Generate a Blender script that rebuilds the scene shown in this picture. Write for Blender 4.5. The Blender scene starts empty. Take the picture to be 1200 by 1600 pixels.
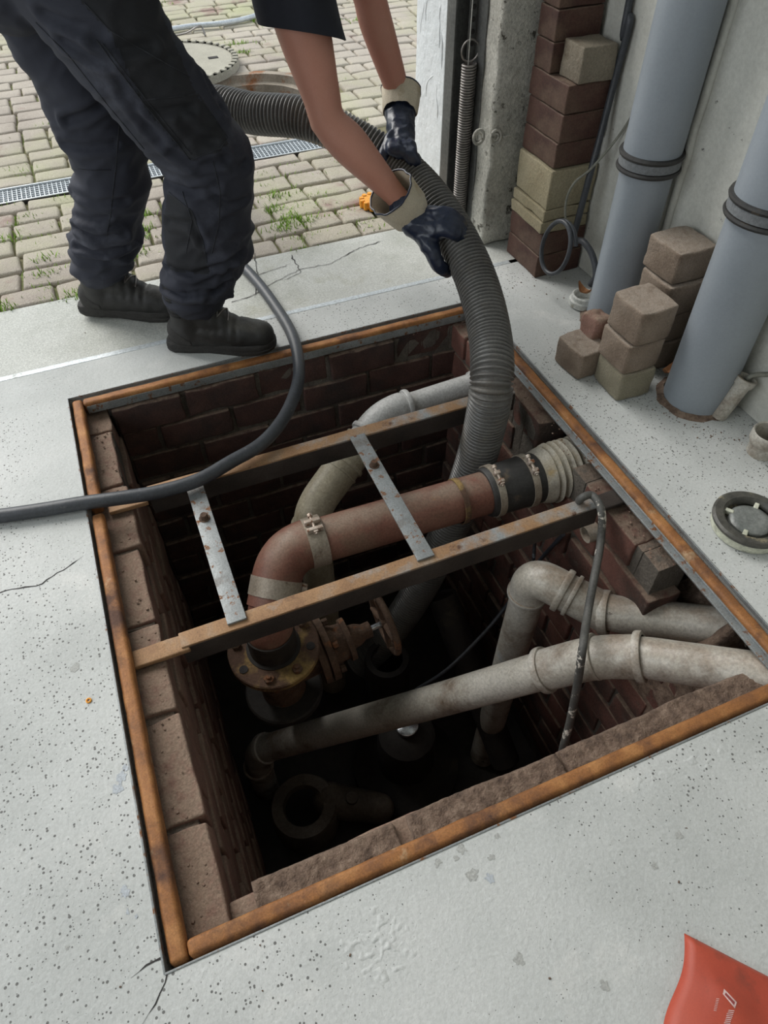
import bpy, math, random
from math import radians as RAD, pi, sin, cos
from mathutils import Vector as V, Matrix, noise
from mathutils.geometry import tessellate_polygon
from mathutils.bvhtree import BVHTree
C = bpy.context.scene.collection
S = bpy.context.scene
random.seed(7)

# ------------------------------------------------------------------ camera
PITCH, ROLL, YAW, FPX, CH = 0.850741, -0.016947, 0.374105, 1097.157, 1.2
_f = V((sin(YAW)*cos(PITCH), cos(YAW)*cos(PITCH), -sin(PITCH)))
_r = V((cos(YAW), -sin(YAW), 0)); _u = _r.cross(_f)
RX = _r*cos(ROLL) + _u*sin(ROLL); UX = -_r*sin(ROLL) + _u*cos(ROLL)
EYE = V((0, 0, CH))
cam = bpy.data.objects.new('camera', bpy.data.cameras.new('camera')); C.objects.link(cam)
cam.data.sensor_fit = 'VERTICAL'; cam.data.sensor_height = 36; cam.data.lens = 36*FPX/1600
cam.data.clip_start = .02
M3 = Matrix((RX, UX, -_f)).transposed()
cam.matrix_world = Matrix.Translation(EYE) @ M3.to_4x4()
S.camera = cam
def ray(u, v): return RX*((u-600)/FPX) + UX*((800-v)/FPX) + _f
def aZ(u, v, z=0): d = ray(u, v); return EYE + d*((z-CH)/d.z)
def aY(u, v, y): d = ray(u, v); return EYE + d*(y/d.y)
def aX(u, v, x): d = ray(u, v); return EYE + d*(x/d.x)
def aD(u, v, dep): return EYE + ray(u, v)*dep

# ------------------------------------------------------------------ light
w = bpy.data.worlds.new('sky'); S.world = w; w.use_nodes = True
nt = w.node_tree; bg = nt.nodes['Background']
bg.inputs[0].default_value = (.86, .93, 1, 1); bg.inputs[1].default_value = 0.8
sun = bpy.data.objects.new('daylight', bpy.data.lights.new('daylight', 'SUN')); C.objects.link(sun)
sun.data.energy = 2.8; sun.data.angle = RAD(40); sun.data.color = (1, .97, .92)
sun.rotation_euler = V((-.36, .67, .68)).to_track_quat('Z', 'Y').to_euler()
wl = bpy.data.objects.new('window_daylight', bpy.data.lights.new('window_daylight', 'AREA')); C.objects.link(wl)   # fill light added at an unseen side opening
wl.data.shape = 'RECTANGLE'; wl.data.size = 2.6; wl.data.size_y = 1.7; wl.data.energy = 26; wl.data.color = (.93, .97, 1)
wl.location = (-2.62, .45, 1.75); wl.rotation_euler = V((-1, -.0, .25)).to_track_quat('Z', 'Y').to_euler()
S.view_settings.view_transform = 'Standard'; S.view_settings.look = 'None'
S.view_settings.exposure = 0.27; S.view_settings.gamma = 1; S.view_settings.use_curve_mapping = False

# ------------------------------------------------------------------ materials
def mat(name, cols, scale=5, detail=6, rough=.7, metal=0, bump=.25, bscale=60, patches=(), dust=None, pits=None, bdist=.01, stretch=None, spec=.5, cracks=None, grain=.3):
    """cols: colour ramp over a noise; patches: (colour, noise scale, lo, hi[, rough]); dust: colour on up-facing faces; pits: (scale, radius, colour)"""
    m = bpy.data.materials.new(name); m.use_nodes = True; t = m.node_tree; N = t.nodes; L = t.links
    b = N['Principled BSDF']; b.inputs['Metallic'].default_value = metal; b.inputs['Specular IOR Level'].default_value = spec
    tc = N.new('ShaderNodeTexCoord'); co = tc.outputs['Object']
    if stretch:
        mp = N.new('ShaderNodeMapping'); mp.inputs['Scale'].default_value = stretch; L.new(co, mp.inputs[0]); co = mp.outputs[0]
    def nz(sc, det=6, r=.6, off=0):
        n = N.new('ShaderNodeTexNoise'); n.noise_dimensions = '4D'; n.inputs['Scale'].default_value = sc; n.inputs['Detail'].default_value = det
        n.inputs['Roughness'].default_value = r; n.inputs['W'].default_value = off; L.new(co, n.inputs['Vector']); return n.outputs['Fac']
    def rng(s, lo, hi, a=0, c=1):
        r = N.new('ShaderNodeMapRange'); r.inputs[1].default_value = lo; r.inputs[2].default_value = hi
        r.inputs[3].default_value = a; r.inputs[4].default_value = c; L.new(s, r.inputs[0]); return r.outputs[0]
    def mix(f, a, bc):
        x = N.new('ShaderNodeMix'); x.data_type = 'RGBA'; L.new(f, x.inputs[0]); L.new(a, x.inputs[6])
        if isinstance(bc, tuple): x.inputs[7].default_value = (*bc, 1)
        else: L.new(bc, x.inputs[7])
        return x.outputs[2]
    def math_(op, a, c):
        x = N.new('ShaderNodeMath'); x.operation = op
        for i, q in enumerate((a, c)):
            if isinstance(q, (int, float)): x.inputs[i].default_value = q
            else: L.new(q, x.inputs[i])
        return x.outputs[0]
    cr = N.new('ShaderNodeValToRGB'); el = cr.color_ramp.elements
    while len(el) < len(cols): el.new(.5)
    for i, c in enumerate(cols):
        el[i].position = .3 + .4*i/max(1, len(cols)-1); el[i].color = (*c, 1)
    L.new(nz(scale, detail), cr.inputs[0]); col = cr.outputs[0]
    rr = None; k = 1
    height = nz(bscale, 8, .65, 9)
    for p in patches:
        k += 1.7
        f = rng(nz(p[1], 7, .65, k), p[2], p[3]); col = mix(f, col, p[0])
        if len(p) > 4:
            base = rr if rr is not None else rough
            x = N.new('ShaderNodeMix'); x.data_type = 'FLOAT'; L.new(f, x.inputs[0])
            if isinstance(base, (int, float)): x.inputs[2].default_value = base
            else: L.new(base, x.inputs[2])
            x.inputs[3].default_value = p[4]; rr = x.outputs[0]
    if pits:
        vo = N.new('ShaderNodeTexVoronoi'); vo.inputs['Scale'].default_value = pits[0]; L.new(co, vo.inputs['Vector'])
        sep = N.new('ShaderNodeSeparateColor'); L.new(vo.outputs['Color'], sep.inputs[0])
        rad = math_('MULTIPLY', math_('POWER', sep.outputs[0], 3.0), pits[1])
        dm = rng(nz(1.6, 2, .5, 31), .33, .52)
        rad = math_('MULTIPLY', rad, dm)
        f = math_('LESS_THAN', vo.outputs['Distance'], rad)
        col = mix(f, col, pits[2]); height = math_('SUBTRACT', height, math_('MULTIPLY', f, .6))
    if cracks:
        vo = N.new('ShaderNodeTexVoronoi'); vo.feature = 'DISTANCE_TO_EDGE'; vo.inputs['Scale'].default_value = cracks[0]
        L.new(co, vo.inputs['Vector']); f = math_('MULTIPLY', rng(vo.outputs['Distance'], 0, cracks[1], 1, 0), rng(nz(1.7, 2, .5, 44), .5, .58))
        col = mix(f, col, cracks[2])
    if dust:
        g = N.new('ShaderNodeNewGeometry'); s = N.new('ShaderNodeSeparateXYZ'); L.new(g.outputs['Normal'], s.inputs[0])
        f = math_('MULTIPLY', rng(s.outputs[2], dust[1], min(1, dust[1]+.35)), rng(nz(dust[2] if len(dust) > 2 else 30, 6, .6, 55), .3, .55))
        col = mix(f, col, dust[0])
    if grain:
        gr = rng(nz(bscale*2.2, 4, .7, 71), .3, .7, 1-grain, 1+grain); x = N.new('ShaderNodeMix'); x.data_type = 'RGBA'; x.blend_type = 'MULTIPLY'; x.inputs[0].default_value = 1
        L.new(col, x.inputs[6]); L.new(gr, x.inputs[7]); col = x.outputs[2]
    L.new(col, b.inputs['Base Color'])
    if rr is not None: L.new(rr, b.inputs['Roughness'])
    else: b.inputs['Roughness'].default_value = rough
    if bump:
        bn = N.new('ShaderNodeBump'); bn.inputs['Strength'].default_value = bump; bn.inputs['Distance'].default_value = bdist
        L.new(height, bn.inputs['Height']); L.new(bn.outputs[0], b.inputs['Normal'])
    return m
M = {}
M['concrete'] = mat('concrete_floor', [(.41,.425,.415), (.50,.515,.505), (.56,.57,.56)], 3, rough=.75, bump=.5, bscale=85, bdist=.004, grain=.12,
    patches=[((.40,.415,.405), 1.6, .52, .75), ((.61,.61,.59), 5, .58, .72), ((.30,.30,.285), 9, .69, .75)], pits=(190, .46, (.15,.15,.145)))
M['sill'] = mat('concrete_sill', [(.36,.37,.33), (.48,.49,.46), (.54,.55,.52)], 4, rough=.8, bump=.4, bscale=90, bdist=.004,
    patches=[((.36,.36,.29), 5, .56, .7)])
M['wall'] = mat('painted_wall', [(.5,.495,.45), (.6,.6,.55), (.66,.66,.61)], 4, grain=.1, rough=.85, bump=.5, bscale=45, bdist=.006,
    patches=[((.36,.35,.31), 3, .58, .75), ((.06,.055,.045), 28, .66, .7)])
M['pillar'] = mat('dirty_plaster', [(.34,.335,.30), (.48,.47,.42), (.56,.55,.5)], 9, rough=.9, bump=1, bscale=55, bdist=.008,
    patches=[((.08,.075,.06), 35, .58, .64), ((.3,.28,.24), 6, .55, .65)])
M['render'] = mat('white_plaster', [(.72,.76,.78), (.80,.83,.85)], 5, grain=.04, rough=.7, bump=.8, bscale=14, bdist=.012)
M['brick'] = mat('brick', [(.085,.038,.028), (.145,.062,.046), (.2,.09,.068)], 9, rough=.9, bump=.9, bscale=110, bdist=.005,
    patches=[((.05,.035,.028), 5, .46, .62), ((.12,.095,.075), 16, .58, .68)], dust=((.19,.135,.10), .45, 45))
M['brickdark'] = mat('damp_shaded_brick', [(.04,.020,.017), (.07,.033,.026), (.10,.05,.04)], 9, rough=.85, bump=.9, bscale=110, bdist=.005, patches=[((.03,.022,.019), 5, .46, .62)], dust=((.19,.135,.10), .45, 45))  # darker brick copy: the back wall's shade put into the colour, with damp grime
M['stain'] = mat('floor_stain', [(.33,.335,.32), (.40,.405,.39)], 30, rough=.8, bump=.2, bscale=120)
M['stain2'] = mat('blue_grey_smear', [(.36,.39,.43), (.43,.46,.49)], 30, rough=.7, bump=.2, bscale=120)
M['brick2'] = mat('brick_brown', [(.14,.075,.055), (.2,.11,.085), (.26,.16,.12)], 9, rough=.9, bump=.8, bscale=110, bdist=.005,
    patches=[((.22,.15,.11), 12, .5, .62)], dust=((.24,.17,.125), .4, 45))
M['mortar'] = mat('mortar', [(.075,.064,.054), (.16,.14,.115)], 14, rough=.95, bump=1, bscale=90, bdist=.008, dust=((.2,.15,.115), .5, 60))
M['soil'] = mat('soil', [(.09,.06,.045), (.19,.13,.095), (.30,.22,.165)], 50, rough=.95, bump=1, bscale=160, bdist=.008)
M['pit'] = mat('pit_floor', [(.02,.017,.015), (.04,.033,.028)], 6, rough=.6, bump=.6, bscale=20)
M['rust'] = mat('rusted_steel', [(.14,.058,.024), (.28,.115,.034), (.42,.20,.068)], 16, rough=.65, metal=.1, bump=.4, bscale=160, bdist=.003,
    patches=[((.085,.04,.025), 9, .52, .66, .8), ((.50,.40,.25), 6, .62, .70, .45)], stretch=(1,1,1))
M['rustgrey'] = mat('galvanised_rusting', [(.19,.20,.20), (.28,.30,.305)], 12, rough=.5, metal=.35, bump=.3, bscale=120, bdist=.002,
    patches=[((.20,.09,.04), 55, .56, .62, .85), ((.13,.10,.08), 9, .58, .70, .8)])
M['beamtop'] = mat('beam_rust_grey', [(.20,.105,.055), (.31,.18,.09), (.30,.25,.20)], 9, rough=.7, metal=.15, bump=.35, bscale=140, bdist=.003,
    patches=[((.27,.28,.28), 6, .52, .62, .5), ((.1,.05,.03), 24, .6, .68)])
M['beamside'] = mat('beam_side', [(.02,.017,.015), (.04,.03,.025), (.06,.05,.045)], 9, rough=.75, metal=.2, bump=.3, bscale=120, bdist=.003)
M['galv'] = mat('galvanised', [(.50,.54,.57), (.62,.66,.69)], 30, rough=.4, metal=.5, bump=.1, bscale=90)
M['gap'] = mat('dark_joint', [(.02,.018,.018), (.05,.045,.045)], 30, rough=.9)
M['redpipe'] = mat('red_pipe', [(.14,.055,.038), (.19,.08,.055), (.24,.12,.085)], 9, rough=.55, bump=.12, bscale=90, bdist=.002,
    patches=[((.20,.12,.08), 7, .5, .64, .8), ((.35,.14,.04), 16, .66, .7)], dust=((.24,.17,.125), .75, 20))
M['rubber'] = mat('black_rubber', [(.018,.018,.018), (.04,.038,.036)], 12, rough=.55, bump=.15, bscale=80,
    patches=[((.15,.11,.07), 13, .62, .72, .9)])
M['band'] = mat('dusty_steel_band', [(.22,.18,.13), (.36,.31,.25), (.42,.38,.31)], 12, rough=.55, metal=.4, bump=.2, bscale=90, bdist=.002,
    patches=[((.12,.07,.04), 18, .6, .7, .9)])
M['clamp'] = mat('clamp_steel', [(.35,.26,.2), (.6,.53,.46)], 60, rough=.5, metal=.4, bump=.3, bscale=200, bdist=.002, patches=[((.22,.09,.04), 70, .55, .62, .9)])
M['corr'] = mat('dusty_corrugated', [(.28,.25,.2), (.40,.37,.31), (.33,.27,.17)], 9, rough=.7, bump=.25, bscale=90, bdist=.003,
    patches=[((.40,.27,.1), 9, .6, .72), ((.18,.16,.13), 14, .58, .7)])
M['pvc'] = mat('dusty_grey_pvc', [(.29,.26,.215), (.42,.395,.345), (.5,.48,.44)], 6, rough=.38, bump=.15, bscale=70, bdist=.002,
    patches=[((.15,.105,.07), 6, .50, .66, .8), ((.10,.085,.07), 30, .64, .70, .9), ((.38,.40,.42), 5, .66, .74, .35)], dust=((.27,.215,.165), .72, 25))
M['pvcwhite'] = mat('pale_pvc', [(.46,.46,.45), (.58,.58,.57)], 7, rough=.45, bump=.1, bscale=70, patches=[((.38,.2,.07), 14, .63, .7), ((.28,.25,.2), 6, .56, .7)])
M['pvctan'] = mat('tan_dusty_pvc', [(.27,.235,.165), (.38,.34,.25), (.42,.385,.3)], 7, rough=.5, bump=.12, bscale=70, patches=[((.2,.15,.09), 9, .56, .7)])
M['greypipe'] = mat('grey_downpipe', [(.235,.265,.295), (.27,.30,.335)], 5, grain=.05, rough=.42, bump=.05, bscale=70, patches=[((.33,.33,.31), 22, .66, .74, .8)])
M['hose'] = mat('ribbed_hose', [(.085,.082,.078), (.14,.137,.13)], 14, rough=.33, bump=.15, bscale=90, bdist=.002, patches=[((.12,.105,.085), 9, .52, .7, .6)])
M['cable'] = mat('black_cable', [(.03,.034,.04), (.05,.055,.065)], 20, rough=.45, bump=.1, bscale=90, patches=[((.12,.12,.12), 30, .62, .7, .8)])
M['spatter'] = mat('spattered_cable', [(.05,.05,.048), (.1,.098,.09)], 20, rough=.6, bump=.2, bscale=90, patches=[((.6,.56,.5), 26, .58, .61, .9)])
M['castiron'] = mat('rusty_cast_iron', [(.05,.03,.02), (.11,.065,.042), (.17,.11,.075)], 22, rough=.85, metal=.1, bump=1, bscale=75, bdist=.006,
    patches=[((.21,.085,.035), 20, .56, .64), ((.17,.155,.13), 12, .6, .68)])
M['yellowflange'] = mat('yellow_rusty_flange', [(.26,.17,.06), (.33,.22,.08)], 12, rough=.85, bump=.9, bscale=60, bdist=.006, patches=[((.10,.055,.035), 9, .42, .52)])
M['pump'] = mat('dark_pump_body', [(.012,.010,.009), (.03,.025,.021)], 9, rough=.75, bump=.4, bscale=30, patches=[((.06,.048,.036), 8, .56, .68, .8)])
M['pumpbase'] = mat('pump_base', [(.07,.058,.045), (.15,.12,.09)], 9, rough=.6, bump=.5, bscale=40)
M['chrome'] = mat('wet_steel', [(.5,.53,.56), (.7,.72,.75)], 9, rough=.2, metal=.9, bump=.1)
M['trouser'] = mat('navy_work_trousers', [(.017,.019,.030), (.028,.031,.046)], 9, rough=.85, bump=.25, bscale=450, bdist=.001, grain=.15, patches=[((.06,.064,.085), 9, .55, .72)])
M['trouserblk'] = mat('black_trouser_panel', [(.009,.010,.013), (.016,.017,.022)], 9, rough=.85, bump=.25, bscale=450, bdist=.001, patches=[((.03,.032,.038), 14, .58, .72)])
M['seam'] = mat('seam_thread', [(.012,.013,.017), (.03,.032,.04)], 90, rough=.9)
M['shirt'] = mat('black_tshirt', [(.008,.009,.015), (.013,.015,.024)], 30, rough=.9, bump=.2, bscale=350, bdist=.001)
M['skin'] = mat('skin', [(.46,.21,.15), (.52,.255,.19)], 8, grain=.05, rough=.5, bump=.1, bscale=160, bdist=.001, patches=[((.50,.21,.155), 4, .5, .7)])
M['hair'] = mat('brown_hair', [(.05,.028,.016), (.1,.06,.035)], 60, rough=.6, bump=.8, bscale=120)
M['boot'] = mat('black_leather', [(.010,.010,.010), (.022,.021,.02)], 14, rough=.55, bump=.4, bscale=140, bdist=.002, patches=[((.07,.065,.055), 8, .58, .76, .8)], dust=((.10,.095,.085), .55, 12))
M['bootmesh'] = mat('black_mesh_fabric', [(.006,.006,.007), (.022,.022,.023)], 140, rough=.9, bump=1, bscale=220, bdist=.002)
M['sole'] = mat('rubber_sole', [(.016,.015,.014), (.03,.028,.026)], 18, rough=.75, bump=.3, bscale=80, patches=[((.08,.075,.065), 9, .56, .7)])
M['glove'] = mat('navy_nitrile_glove', [(.012,.018,.038), (.018,.026,.052)], 8, rough=.3, bump=.35, bscale=55, bdist=.004)
M['cuff'] = mat('cream_canvas_cuff', [(.50,.44,.33), (.62,.56,.45)], 9, rough=.85, bump=.3, bscale=220, bdist=.001, patches=[((.42,.33,.2), 9, .58, .7)])
M['orange'] = mat('orange_plastic', [(.75,.30,.02), (.82,.36,.03)], 8, rough=.5)
M['stone'] = mat('paving_stone', [(.33,.285,.245), (.42,.375,.32), (.48,.435,.36)], 2.3, detail=4, rough=.9, bump=.9, bscale=140, bdist=.004,
    patches=[((.40,.40,.25), 1.1, .46, .66), ((.5,.46,.4), 60, .6, .66), ((.3,.21,.18), 3.5, .57, .66)])
M['joint'] = mat('mossy_joint', [(.13,.105,.07), (.2,.19,.10), (.14,.2,.045)], 6, rough=.95, bump=1, bscale=120, bdist=.006)
M['grass'] = mat('moss_grass', [(.16,.30,.03), (.30,.48,.07)], 12, rough=.8)
M['hedge'] = mat('hedge_leaf', [(.05,.12,.02), (.16,.28,.06)], 12, rough=.7)
M['manhole'] = mat('manhole_rim', [(.2,.17,.13), (.36,.31,.25)], 8, rough=.8, bump=.5, bscale=70, patches=[((.25,.1,.035), 8, .5, .6), ((.42,.36,.25), 6, .6, .7)])
M['lid'] = mat('manhole_lid', [(.36,.34,.28), (.47,.45,.37)], 9, rough=.85, bump=.8, bscale=120, patches=[((.58,.56,.5), 60, .6, .65)])
M['klinker'] = mat('brown_klinker', [(.14,.10,.072), (.21,.16,.12), (.27,.215,.17)], 12, rough=.92, bump=.9, bscale=150, bdist=.004, patches=[((.13,.095,.07), 10, .58, .68)], dust=((.30,.25,.205), .6, 60))
M['klinkerg'] = mat('greenish_klinker', [(.18,.16,.11), (.26,.235,.17)], 12, rough=.92, bump=.9, bscale=150, bdist=.004, dust=((.33,.29,.22), .6, 60))
M['redblock'] = mat('dark_red_block', [(.042,.018,.013), (.065,.028,.020), (.09,.045,.032)], 7, rough=.8, bump=.3, bscale=90, bdist=.003, patches=[((.10,.062,.042), 6, .52, .68)], dust=((.15,.105,.075), .5, 40))
M['yellowblock'] = mat('beige_block', [(.24,.205,.125), (.34,.30,.205)], 8, rough=.9, bump=.8, bscale=100, bdist=.005, patches=[((.2,.15,.09), 9, .56, .7)])
M['greyblock'] = mat('grey_block', [(.16,.135,.10), (.235,.205,.155)], 9, rough=.9, bump=.9, bscale=100, bdist=.005, patches=[((.13,.1,.07), 14, .55, .66)])
M['strip'] = mat('zinc_strip', [(.50,.54,.56), (.60,.64,.66)], 12, rough=.5, metal=.3, bump=.1, bscale=60, patches=[((.4,.41,.38), 14, .6, .68, .8)])
M['dsteel'] = mat('door_track_steel', [(.10,.105,.105), (.17,.175,.17)], 6, rough=.5, metal=.5, bump=.15, bscale=40)
M['spring'] = mat('spring_steel', [(.20,.185,.175), (.33,.31,.295)], 14, rough=.4, metal=.6, bump=.1)
M['plug'] = mat('cream_plastic', [(.45,.46,.36), (.58,.59,.49)], 8, rough=.35, bump=.15, bscale=60, patches=[((.10,.09,.07), 12, .62, .7)])
M['plugdark'] = mat('grimy_plastic', [(.03,.03,.028), (.10,.095,.08)], 22, rough=.35, bump=.3, bscale=60, patches=[((.34,.29,.18), 16, .57, .66)])
M['plugclear'] = mat('smoky_plastic', [(.10,.11,.105), (.2,.21,.2)], 18, rough=.15, bump=.25, bscale=40)
M['white'] = mat('white_plastic', [(.52,.53,.5), (.66,.67,.64)], 14, rough=.5, bump=.1, patches=[((.3,.28,.22), 26, .6, .68)])
M['bag'] = mat('red_fabric', grain=.08, cols=[(.33,.045,.022), (.43,.070,.036)], scale=9, rough=.55, bump=.1, bscale=200, bdist=.001, patches=[((.15,.04,.025), 11, .57, .72)])
M['bagprint'] = mat('pale_print', [(.55,.36,.34), (.66,.48,.46)], 60, rough=.7)
M['bagprint2'] = mat('dark_print', [(.2,.03,.03), (.28,.05,.05)], 60, rough=.7)
M['leaf'] = mat('dry_leaf', [(.24,.11,.045), (.36,.17,.07)], 30, rough=.8)
M['wire'] = mat('grey_wire', [(.17,.17,.14), (.24,.24,.2)], 20, rough=.6)
M['ringgrey'] = mat('grey_collar_band', [(.13,.14,.15), (.2,.21,.22)], 9, rough=.5)
M['roof'] = mat('ceiling_board', [(.5,.5,.48), (.6,.6,.58)], 4, rough=.9)
M['web'] = mat('cobweb', [(.5,.5,.5), (.65,.65,.65)], 4, rough=.9)

# ------------------------------------------------------------------ mesh helpers
def base_of(o):
    L = V((0, 0, 0))
    while o is not None: L += o.location; o = o.parent
    return L
class MB:
    def __init__(s): s.v = []; s.f = []; s.m = []; s.cur = 0
    def add(s, vs, fs):
        n = len(s.v); s.v += [V(p) for p in vs]; s.f += [tuple(i+n for i in f) for f in fs]; s.m += [s.cur]*len(fs); return s
    def box(s, c, size, rot=None, r=.003, n=(1, 1, 1), amp=0, nsc=20, seed=0, bulge=0, taper=0):
        c = V(c); h = [x/2 for x in size]; r = min(r, *[x*.95 for x in h]); rot = rot or Matrix.Identity(3)
        ax = []
        for i in range(3):
            a = h[i]; inn = a-r
            ax.append([-a, -inn-r*.35] + [-inn + 2*inn*k/n[i] for k in range(n[i]+1)] + [inn+r*.35, a])
        ids = {}; vs = []; fs = []
        def vid(i, j, k):
            if (i, j, k) in ids: return ids[i, j, k]
            p = V((ax[0][i], ax[1][j], ax[2][k]))
            q = V([max(-(h[d]-r), min(h[d]-r, p[d])) for d in range(3)])
            d = p-q
            if d.length > 1e-9: p = q + d.normalized()*r
            if bulge:
                p.x *= 1+bulge*(1-(p.y/h[1])**2); p.y *= 1+bulge*(1-(p.x/h[0]/(1+bulge))**2)
            if taper: p.x *= 1-taper*p.z/h[2]; p.y *= 1-taper*p.z/h[2]
            if amp:
                s0 = V((seed*3.1, seed*1.7, seed*.7))
                p = p + noise.noise_vector(p*nsc+s0)*amp + noise.noise_vector(p*nsc*3+s0)*amp*.4
            ids[i, j, k] = len(vs); vs.append(c + rot @ p); return ids[i, j, k]
        N = [len(a)-1 for a in ax]
        for a, b_, d in ((0, 1, 2), (1, 2, 0), (2, 0, 1)):
            for side in (0, N[d]):
                for i in range(N[a]):
                    for j in range(N[b_]):
                        q = []
                        for (di, dj) in ((0, 0), (1, 0), (1, 1), (0, 1)):
                            t = [0, 0, 0]; t[a] = i+di; t[b_] = j+dj; t[d] = side; q.append(vid(*t))
                        fs.append(tuple(q) if side else tuple(reversed(q)))
        return s.add(vs, fs)
    def tube(s, pts, rad, seg=16, cap=True, close=False, flat=1.0, upv=None):
        pts = [V(p) for p in pts]; n = len(pts)
        T = []
        for i in range(n):
            a = pts[(i-1) % n] if (close or i > 0) else pts[0]; b_ = pts[(i+1) % n] if (close or i < n-1) else pts[-1]
            t = (b_-a); T.append(t.normalized() if t.length > 1e-9 else (T[-1] if T else V((0, 0, 1))))
        u = V(upv) if upv else (V((0, 0, 1)) if abs(T[0].z) < .9 else V((1, 0, 0)))
        u = (u - T[0]*u.dot(T[0])).normalized(); vs = []; fs = []
        for i in range(n):
            u = (u - T[i]*u.dot(T[i])).normalized(); w_ = T[i].cross(u)
            r = rad(i) if callable(rad) else (rad[i] if isinstance(rad, (list, tuple)) else rad)
            for k in range(seg):
                a = 2*pi*k/seg; vs.append(pts[i] + u*(cos(a)*r*flat) + w_*(sin(a)*r))
        m = n if close else n-1
        for i in range(m):
            j = (i+1) % n
            for k in range(seg):
                l = (k+1) % seg; fs.append((i*seg+k, i*seg+l, j*seg+l, j*seg+k))
        if cap and not close:
            fs.append(tuple(range(seg))[::-1]); fs.append(tuple((n-1)*seg+k for k in range(seg)))
        return s.add(vs, fs)
    def lathe(s, prof, o=(0, 0, 0), axis=(0, 0, 1), seg=32, a0=0, a1=2*pi, wob=0):
        o = V(o); z = V(axis).normalized(); x = z.orthogonal().normalized(); y = z.cross(x); full = abs(a1-a0-2*pi) < 1e-6
        m = seg if full else seg+1; vs = []; fs = []
        for (r, h) in prof:
            for k in range(m):
                a = a0+(a1-a0)*k/seg; rr = r*(1+wob*noise.noise(V((cos(a)*3, sin(a)*3, h*20)))); vs.append(o + z*h + x*(cos(a)*rr) + y*(sin(a)*rr))
        for i in range(len(prof)-1):
            for k in range(seg):
                l = (k+1) % m; fs.append((i*m+k, i*m+l, (i+1)*m+l, (i+1)*m+k))
        return s.add(vs, fs)
    def ball(s, c, r, seg=16, sc=(1, 1, 1), rot=None):
        c = V(c); rot = rot or Matrix.Identity(3); n = seg//2; vs = []; fs = []
        for i in range(n+1):
            for k in range(seg):
                a = pi*i/n; b_ = 2*pi*k/seg; vs.append(c + rot @ V((r*sc[0]*sin(a)*cos(b_), r*sc[1]*sin(a)*sin(b_), r*sc[2]*cos(a))))
        for i in range(n):
            for k in range(seg):
                l = (k+1) % seg; fs.append((i*seg+k, (i+1)*seg+k, (i+1)*seg+l, i*seg+l))
        return s.add(vs, fs)
    def limb(s, pts, rads, seg=20, flat=1.0, upv=None, k=6):
        """smooth chain with round ends"""
        P, Rr = spline(pts, rads, k)
        d0 = (P[0]-P[1]).normalized(); d1 = (P[-1]-P[-2]).normalized(); A = []; B = []; a_ = []; b_ = []
        for q in range(5, 0, -1):
            t = pi/2*q/5.3; A.append(P[0]+d0*Rr[0]*sin(t)); a_.append(Rr[0]*cos(t))
        for q in range(1, 6):
            t = pi/2*q/5.3; B.append(P[-1]+d1*Rr[-1]*sin(t)); b_.append(Rr[-1]*cos(t))
        return s.tube(A+P+B, a_+Rr+b_, seg, True, False, flat, upv)
    def poly(s, outer, holes, z):
        loops = [[V((*p, z)) for p in outer]] + [[V((*p, z)) for p in h] for h in holes]
        flat_ = [p for l in loops for p in l]; fs = []
        for t in tessellate_polygon(loops):
            a, b_, c = (flat_[i] for i in t); nz_ = (b_-a).cross(c-a).z
            fs.append(tuple(t) if nz_ > 0 else tuple(reversed(t)))
        return s.add(flat_, fs)
    def build(s, name, m, parent=None, label=None, cat=None, group=None, kind=None, smooth=True, ang=38, loc=None):
        me = bpy.data.meshes.new(name)
        if parent is not None: L = base_of(parent)
        elif kind == 'structure': L = V((0, 0, 0))
        else:
            xs = [p.x for p in s.v]; ys = [p.y for p in s.v]; zs = [p.z for p in s.v]
            L = V(loc) if loc else V(((min(xs)+max(xs))/2, (min(ys)+max(ys))/2, min(zs)))
        me.from_pydata([p-L for p in s.v], [], s.f)
        ms = m if isinstance(m, list) else [m]
        for q in ms: me.materials.append(q)
        me.polygons.foreach_set('material_index', s.m)
        me.polygons.foreach_set('use_smooth', [smooth]*len(s.f))
        if smooth: me.set_sharp_from_angle(angle=RAD(ang))
        me.update()
        o = bpy.data.objects.new(name, me); C.objects.link(o)
        if parent is not None: o.parent = parent
        else: o.location = L
        tag(o, label, cat, group, kind); return o
def tag(o, label=None, cat=None, group=None, kind=None):
    if label: o['label'] = label
    if cat: o['category'] = cat
    if group: o['group'] = group
    if kind: o['kind'] = kind
def thing(name, label, cat, loc, group=None):
    o = bpy.data.objects.new(name, None); o.empty_display_size = .05; C.objects.link(o); o.location = V(loc); tag(o, label, cat, group); return o
def struct(name, mb, m, smooth=True, ang=38): return mb.build(name, m, kind='structure', smooth=smooth, ang=ang)
def spline(pts, rads=None, k=8):
    P = [V(p) for p in pts]; n = len(P); R_ = rads if rads is not None else [1]*n
    if not isinstance(R_, (list, tuple)): R_ = [R_]*n
    if n < 3: 
        return [P[0].lerp(P[1], i/k) for i in range(k+1)], [R_[0]+(R_[1]-R_[0])*i/k for i in range(k+1)]
    out = []; ro = []
    for i in range(n-1):
        p0 = P[i-1] if i else P[0]*2-P[1]; p3 = P[i+2] if i+2 < n else P[-1]*2-P[-2]; p1, p2 = P[i], P[i+1]
        r0 = R_[i-1] if i else R_[0]; r3 = R_[i+2] if i+2 < n else R_[-1]
        for q in range(k + (i == n-2)):
            t = q/k
            f = lambda a, b, c, d: .5*((2*b) + (c-a)*t + (2*a-5*b+4*c-d)*t*t + (3*b-a-3*c+d)*t**3)
            out.append(V([f(p0[x], p1[x], p2[x], p3[x]) for x in range(3)])); ro.append(max(1e-4, f(r0, R_[i], R_[i+1], r3)))
    return out, ro
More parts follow.
